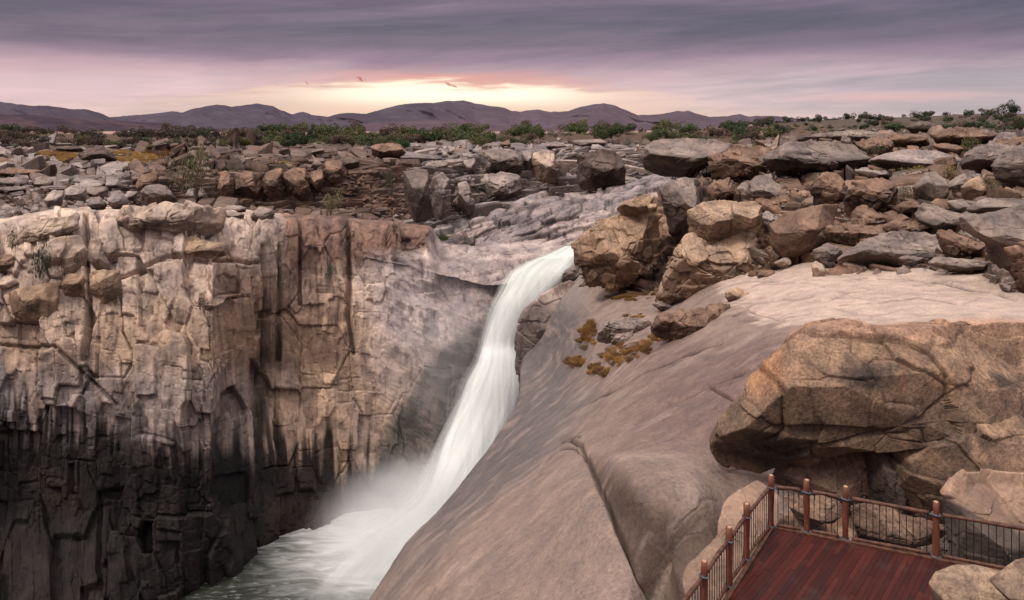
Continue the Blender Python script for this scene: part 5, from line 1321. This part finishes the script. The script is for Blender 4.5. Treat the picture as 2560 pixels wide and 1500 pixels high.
def boxm(p0, p1, w, h, z0, z1):
    """bar between two plan points, width w, vertical size h, bottoms at z0/z1"""
    d = (p1 - p0) / np.linalg.norm(p1 - p0); n = np.array([-d[1], d[0]]) * w / 2
    V = []
    for p, z in ((p0, z0), (p1, z1)):
        for s_, zz_ in ((1, 0), (-1, 0), (-1, h), (1, h)): V.append((p[0] + n[0] * s_, p[1] + n[1] * s_, z + zz_))
    return V, np.array([(0, 1, 2, 3), (7, 6, 5, 4), (0, 4, 5, 1), (1, 5, 6, 2), (2, 6, 7, 3), (3, 7, 4, 0)])
def tube(p0, p1, r0, r1, n=12, rings=8, wob=0.0, seed=0):
    p0 = np.array(p0, float); p1 = np.array(p1, float); d = p1 - p0; L = np.linalg.norm(d); d /= L
    u = np.cross(d, (0, 0, 1) if abs(d[2]) < .9 else (1, 0, 0)); u /= np.linalg.norm(u); v = np.cross(d, u)
    th = np.linspace(0, 2 * np.pi, n, endpoint=False); V = []
    for t_ in np.linspace(0, 1, rings):
        c_ = p0 + d * L * t_ + (u * math.sin(seed + 7 * t_) + v * math.cos(seed * 2 + 5 * t_)) * wob
        r = (r0 + (r1 - r0) * t_) * (1 + .12 * math.sin(9 * t_ + seed) * (wob > 0))
        for a in th: V.append(c_ + (u * math.cos(a) + v * math.sin(a)) * r)
    Fs = [tuple(x) for x in grid_faces(rings, n, True)]
    V.append(p0); V.append(p1); b = len(V) - 2
    T3 = []
    for f in Fs: T3 += [(f[0], f[1], f[2]), (f[0], f[2], f[3])]
    for i in range(n):
        j = (i + 1) % n; T3 += [(b, i, j), (b + 1, (rings - 1) * n + j, (rings - 1) * n + i)]
    return V, np.array(T3)
# outer beam boards round the floor
for q0, q1 in ((C0 - b_ * .03, C0 + a_ * 7 - b_ * .03), (C0 + b_ * .03 - a_ * .06, C0 + b_ * 8 - a_ * .06)):
    V, Fs = boxm(q0, q1, .09, .16, ZD - .13, ZD - .13); dpart('edge_beam', V, Fs, RAILM)
    V, Fs = boxm(q0 + (q1 - q0) * .001, q1, .04, .30, ZD - .45, ZD - .45); dpart('fascia_board', V, Fs, RAILM)
offL = -b_ * .13; offR = -a_ * .14
postsR = [dk(2012, 1336), dk(2110, 1357), dk(2338, 1403)]
dR = [(p - C0) @ b_ for p in postsR]; dR = [0.0] + dR + [dR[-1] + 2.35, dR[-1] + 4.4]
dL = [(dk(1881, 1402) - C0) @ a_, (dk(1835, 1468) - C0) @ a_]; dL += [dL[-1] + 1.36, dL[-1] + 2.75]
def ring(c_, r, z, rr=.012, parent=None, nm='strap'):
    V, Fs = [], []; n, k = 16, 6
    for i in range(n):
        a = 2 * np.pi * i / n
        for j in range(k):
            b = 2 * np.pi * j / k
            V.append((c_[0] + (r + rr * math.cos(b)) * math.cos(a), c_[1] + (r + rr * math.cos(b)) * math.sin(a), z + rr * 1.6 * math.sin(b) + .01 * math.sin(2 * a)))
    for i in range(n):
        for j in range(k):
            i2, j2 = (i + 1) % n, (j + 1) % k
            Fs.append((i * k + j, i2 * k + j, i2 * k + j2, i * k + j2))
    return dpart(nm, V, np.array(Fs), STRAP, parent, smooth=True)
allp = []
for i, d in enumerate(dR): allp.append((C0 + b_ * d + (offR if i else (offR + offL) * .5), 'R'))
for d in dL: allp.append((C0 + a_ * d + offL, 'L'))
post_obj = {}
for i, (p, sd) in enumerate(allp):
    V, Fs = tube((p[0], p[1], ZD - .45), (p[0] + .01, p[1], ZD + 1.20), .07, .064, 14, 10, .006, i)
    o = dpart('post', V, Fs, WOODR, smooth=True); post_obj[i] = o
    V, Fs = tube((p[0] + .01, p[1], ZD + 1.199), (p[0] + .01, p[1], ZD + 1.208), .045, .042, 14, 2); dpart('end_cap', V, Fs, WOODE, o)
    ring(p, .082, ZD + .93, .014, o); ring(p, .084, ZD + .03, .014, o)
def bay(p, q, gap=.14):
    L = np.linalg.norm(q - p); d = (q - p) / L
    A = p + d * .13; B = q - d * .13
    V, Fs = tube((*A, ZD + .95), (*B, ZD + .95), .042, .040, 12, 10, .007, p[0]); dpart('handrail', V, Fs, RAILM, smooth=True)
    V, Fs = tube((*A, ZD + .06), (*B, ZD + .06), .036, .036, 10, 10, .005, p[1]); dpart('bottom_rail', V, Fs, RAILM, smooth=True)
    for e in (A, B):      # bent metal bracket joining rail and post
        s_ = 1 if e is A else -1
        V, Fs = tube((*(e + d * .05 * s_), ZD + .88), (*(e - d * .12 * s_), ZD + .96), .014, .012, 8, 4); dpart('bracket', V, Fs, STRAP, smooth=True)
        V, Fs = tube((*(e + d * .05 * s_), ZD + .90), (*(e + d * .045 * s_), ZD + .78), .013, .008, 8, 3); dpart('bracket', V, Fs, STRAP, smooth=True)
    n = max(2, int(round(np.linalg.norm(B - A) / gap)))
    for i in range(n + 1):
        c_ = A + (B - A) * ((i + .25) / (n + .5))
        V, Fs = tube((*c_, ZD + .08), (*c_, ZD + .925), .0085, .0085, 6, 2); dpart('baluster', V, Fs, METAL)
Rp = [x[0] for x in allp if x[1] == 'R']; Lp = [Rp[0]] + [x[0] for x in allp if x[1] == 'L']
for p, q in zip(Rp[:-1], Rp[1:]): bay(p, q)
for p, q in zip(Lp[:-1], Lp[1:]): bay(p, q)
# supports down to the rock
for p in (C0 + a_ * .3 + b_ * .3, C0 + b_ * 2.6 + a_ * .3, C0 + b_ * 6 + a_ * .3, C0 + a_ * 3.5 + b_ * .3, C0 + a_ * 4 + b_ * 4):
    V, Fs = tube((*p, ZD - 5), (*p, ZD - .05), .09, .09, 10, 3); dpart('support_post', V, Fs, WOODR, smooth=True)

# ---- small far lookout on the pale ledge
fo = np.array(pt(1735, 447, 128)); far_d = empty('lookout_platform', fo)
tag(far_d, 'small far away dark wooden lookout with railings beside the pale ledge', 'viewing deck')
org = fo
Wm = lambda px_: px_ * 128 / F
def fpart(name, V, Fs): me = mesh_np(name, np.asarray(V) - fo, Fs, smooth=False); return link(name, me, RAILM, far_d)
p0 = fo[:2] + np.array([Wm(-50), 0]); p1 = fo[:2] + np.array([Wm(48), 2.5])
V, Fs = boxm(p0, p1, 2.0, .15, fo[2] - .2, fo[2] + 1.2); fpart('floor', V, Fs)
for sd in (-1, 1):
    for k in range(9):
        c_ = p0 + (p1 - p0) * k / 8 + np.array([0, sd * .95]); z = fo[2] + 1.4 * k / 8 - .2
        V, Fs = boxm(c_ - np.array([.07, 0]), c_ + np.array([.07, 0]), .14, 1.5, z, z); fpart('post', V, Fs)
    for zz_ in (.55, .95, 1.35):
        V, Fs = boxm(p0 + np.array([0, sd * .95]), p1 + np.array([0, sd * .95]), .09, .09, fo[2] - .2 + zz_, fo[2] + 1.2 + zz_); fpart('rail', V, Fs)

# ------------------------------------------------------------------ sky, light, camera
sc = bpy.context.scene
w = bpy.data.worlds.new('World'); sc.world = w; w.use_nodes = True
t = NT(w.node_tree); t.n.clear()
out = t.new('ShaderNodeOutputWorld'); bg = t.new('ShaderNodeBackground'); t.l.new(bg.outputs[0], out.inputs[0])
gen = t.new('ShaderNodeTexCoord').outputs['Generated']
sx = t.new('ShaderNodeSeparateXYZ'); t.put(sx.inputs[0], gen)
az = t.m('ARCTAN2', sx.outputs[0], sx.outputs[1])           # 0 ahead, + to the right
el = t.m('ARCSINE', sx.outputs[2])
cv = t.new('ShaderNodeCombineXYZ'); t.put(cv.inputs[0], az); t.put(cv.inputs[1], el)
skew = t.new('ShaderNodeCombineXYZ'); t.put(skew.inputs[0], az); t.put(skew.inputs[1], t.m('ADD', el, t.m('MULTIPLY', az, -.035)))
nA = t.noise(t.mapping(skew.outputs[0], (1.6, 13, 1)), 1.6, 5, .5, .5)
nB = t.noise(t.mapping(skew.outputs[0], (3.5, 40, 1), (0, 0, 0), (3, 2, 0)), 1.5, 4, .55, .4)
nC = t.noise(t.mapping(skew.outputs[0], (1.0, 9, 1), (0, 0, 0), (7, 5, 0)), 1.8, 6, .6, .6)
def sub(n, k): return t.m('MULTIPLY', t.m('SUBTRACT', n, .5), k)
e2 = t.m('ADD', el, t.m('ADD', sub(nA, .055), sub(nB, .018)))
# the gap of clear sky under the cloud deck; its top edge is highest ahead-left
gauss = lambda x, c0, s0: t.m('EXPONENT', t.m('MULTIPLY', t.m('POWER', t.m('DIVIDE', t.m('SUBTRACT', x, c0), s0), 2.0), -1.0))
sgauss = lambda x, c0, s0: t.m('EXPONENT', t.m('MULTIPLY', t.m('POWER', t.m('ABSOLUTE', t.m('DIVIDE', t.m('SUBTRACT', x, c0), s0)), 3.5), -1.0))
cr = t.new('ShaderNodeValToRGB'); t.put(cr.inputs[0], t.m('MULTIPLY', e2, 4.0))
def lin(r, g, b): return tuple(((x / 255) / 12.92 if x / 255 <= .04045 else ((x / 255 + .055) / 1.055) ** 2.4) for x in (r, g, b))
stops = [(p0_, (r0_, int(g0_ * 1.0), int(b0_ * .985))) for p0_, (r0_, g0_, b0_) in [(0.0, (222, 196, 190)), (.10, (214, 193, 193)), (.22, (206, 186, 190)), (.31, (184, 163, 172)), (.39, (152, 133, 150)), (.48, (122, 113, 128)), (.58, (114, 109, 124)), (.68, (124, 114, 131)), (.80, (133, 118, 137)), (1.0, (150, 135, 155))]]
el_ = cr.color_ramp.elements
el_[0].position = 0; el_[0].color = (*lin(*stops[0][1]), 1); el_[1].position = 1; el_[1].color = (*lin(*stops[-1][1]), 1)
for p_, c_ in stops[1:-1]: e = el_.new(p_); e.color = (*lin(*c_), 1)
sky = cr.outputs[0]
# cooler and darker towards the right, rosier on the left
sky = t.mix(t.m('MULTIPLY', t.mr(az, .0, .6), .55), sky, t.mix(1.0, sky, (.70, .78, .86), 'MULTIPLY'))
sky = t.mix(t.m('MULTIPLY', t.mr(az, -.1, -.6), .35), sky, t.mix(1.0, sky, (1.08, .97, 1.0), 'MULTIPLY'))
sky = t.mix(t.mr(nC, .38, .62), t.mix(1.0, sky, (.83, .87, .90), 'MULTIPLY'), t.mix(1.0, sky, (1.16, 1.11, 1.12), 'MULTIPLY'))
sky = t.mix(t.m('MULTIPLY', t.mr(nB, .4, .62), .6), sky, t.mix(1.0, sky, (1.22, 1.16, 1.16), 'MULTIPLY'))
# glow
top_ = t.m('ADD', .030, t.m('ADD', t.m('MULTIPLY', sgauss(az, -.13, .35), .037), t.m('ADD', sub(nA, .060), sub(nB, .050))))
inside = t.mr(t.m('SUBTRACT', el, top_), .006, -.010)
g1 = t.m('MULTIPLY', inside, gauss(az, -.09, .36))
sky = t.mix(t.m('MULTIPLY', g1, .85), sky, lin(252, 214, 184))
core = t.m('MULTIPLY', t.m('MULTIPLY', t.mr(t.m('SUBTRACT', el, top_), .000, -.010), sgauss(az, -.09, .20)), t.mr(el, .022, .050))
sky = t.mix(core, sky, (1.25, 1.13, .90))
rim = t.m('MULTIPLY', gauss(t.m('SUBTRACT', el, top_), .004, .010), gauss(az, -.08, .22))
sky = t.mix(t.m('MULTIPLY', rim, .5), sky, lin(245, 165, 140))
st2 = t.m('MULTIPLY', gauss(t.m('ADD', el, sub(nB, .01)), .040, .006), gauss(az, .50, .10))
sky = t.mix(t.m('MULTIPLY', st2, .6), sky, lin(240, 190, 185))
# small ragged scraps of cloud in the glow
nW = t.noise(t.mapping(cv.outputs[0], (90, 160, 1)), 1.0, 3, .6, 1.5)
for (px_, py_, rx_, ry_) in ((770, 208, 8, 4), (905, 199, 15, 5), (1128, 213, 17, 5)):
    a0 = math.atan((px_ - CX) / F); e0 = math.atan((HY - py_) / F * math.cos(a0))
    gm = t.m('MULTIPLY', gauss(az, a0, rx_ / F), gauss(t.m('ADD', el, t.m('MULTIPLY', t.m('SUBTRACT', az, a0), .35)), e0, ry_ / F))
    sky = t.mix(t.m('MULTIPLY', t.mr(t.m('MULTIPLY', gm, t.mr(nW, .35, .6)), .25, .6), .75), sky, lin(190, 110, 95))
# the overcast overhead is brighter than the low clouds
hi = t.mr(el, .32, 1.0)
nis = t.new('ShaderNodeTexSky', sky_type='NISHITA'); nis.sun_disc = False
nis.sun_elevation = math.radians(38); nis.sun_rotation = math.radians(-60)
nsk = t.mix(1.0, nis.outputs[0], (.012, .010, .009), 'MULTIPLY')
over = t.mix(1.0, t.mix(.0, (1.55, 1.42, 1.38), (1, 1, 1)), nsk, 'ADD')
sky = t.mix(hi, sky, over)
# below the horizon: dim ground bounce
sky = t.mix(t.mr(el, 0.0, -.03), sky, (.10, .08, .075))
t.put(bg.inputs[0], sky); bg.inputs[1].default_value = 1.0

sun = bpy.data.lights.new('sun', 'SUN'); sun.energy = 2.0; sun.angle = math.radians(12); sun.color = (1.0, .90, .80)
so = bpy.data.objects.new('sun', sun); col.objects.link(so)
from mathutils import Vector
dv = Vector((-.50, -.34, .80))          # towards the light: high on the left
so.rotation_euler = dv.to_track_quat('Z', 'Y').to_euler(); so.location = (-30, 20, 40)

cam = bpy.data.cameras.new('camera'); co = bpy.data.objects.new('camera', cam); col.objects.link(co)
co.rotation_euler = (math.radians(90), 0, 0)
cam.sensor_width = 36; cam.lens = 36 * F / 2560; cam.shift_y = -(750 - HY) / 2560
cam.clip_start = .1; cam.clip_end = 60000
sc.camera = co
sc.view_settings.view_transform = 'Standard'; sc.view_settings.look = 'None'; sc.view_settings.exposure = 0
sc.cycles.transparent_max_bounces = 24; sc.cycles.volume_bounces = 8; sc.cycles.max_bounces = 9
sc.cycles.diffuse_bounces = 2
sc.cycles.volume_step_rate = 4
print('done')
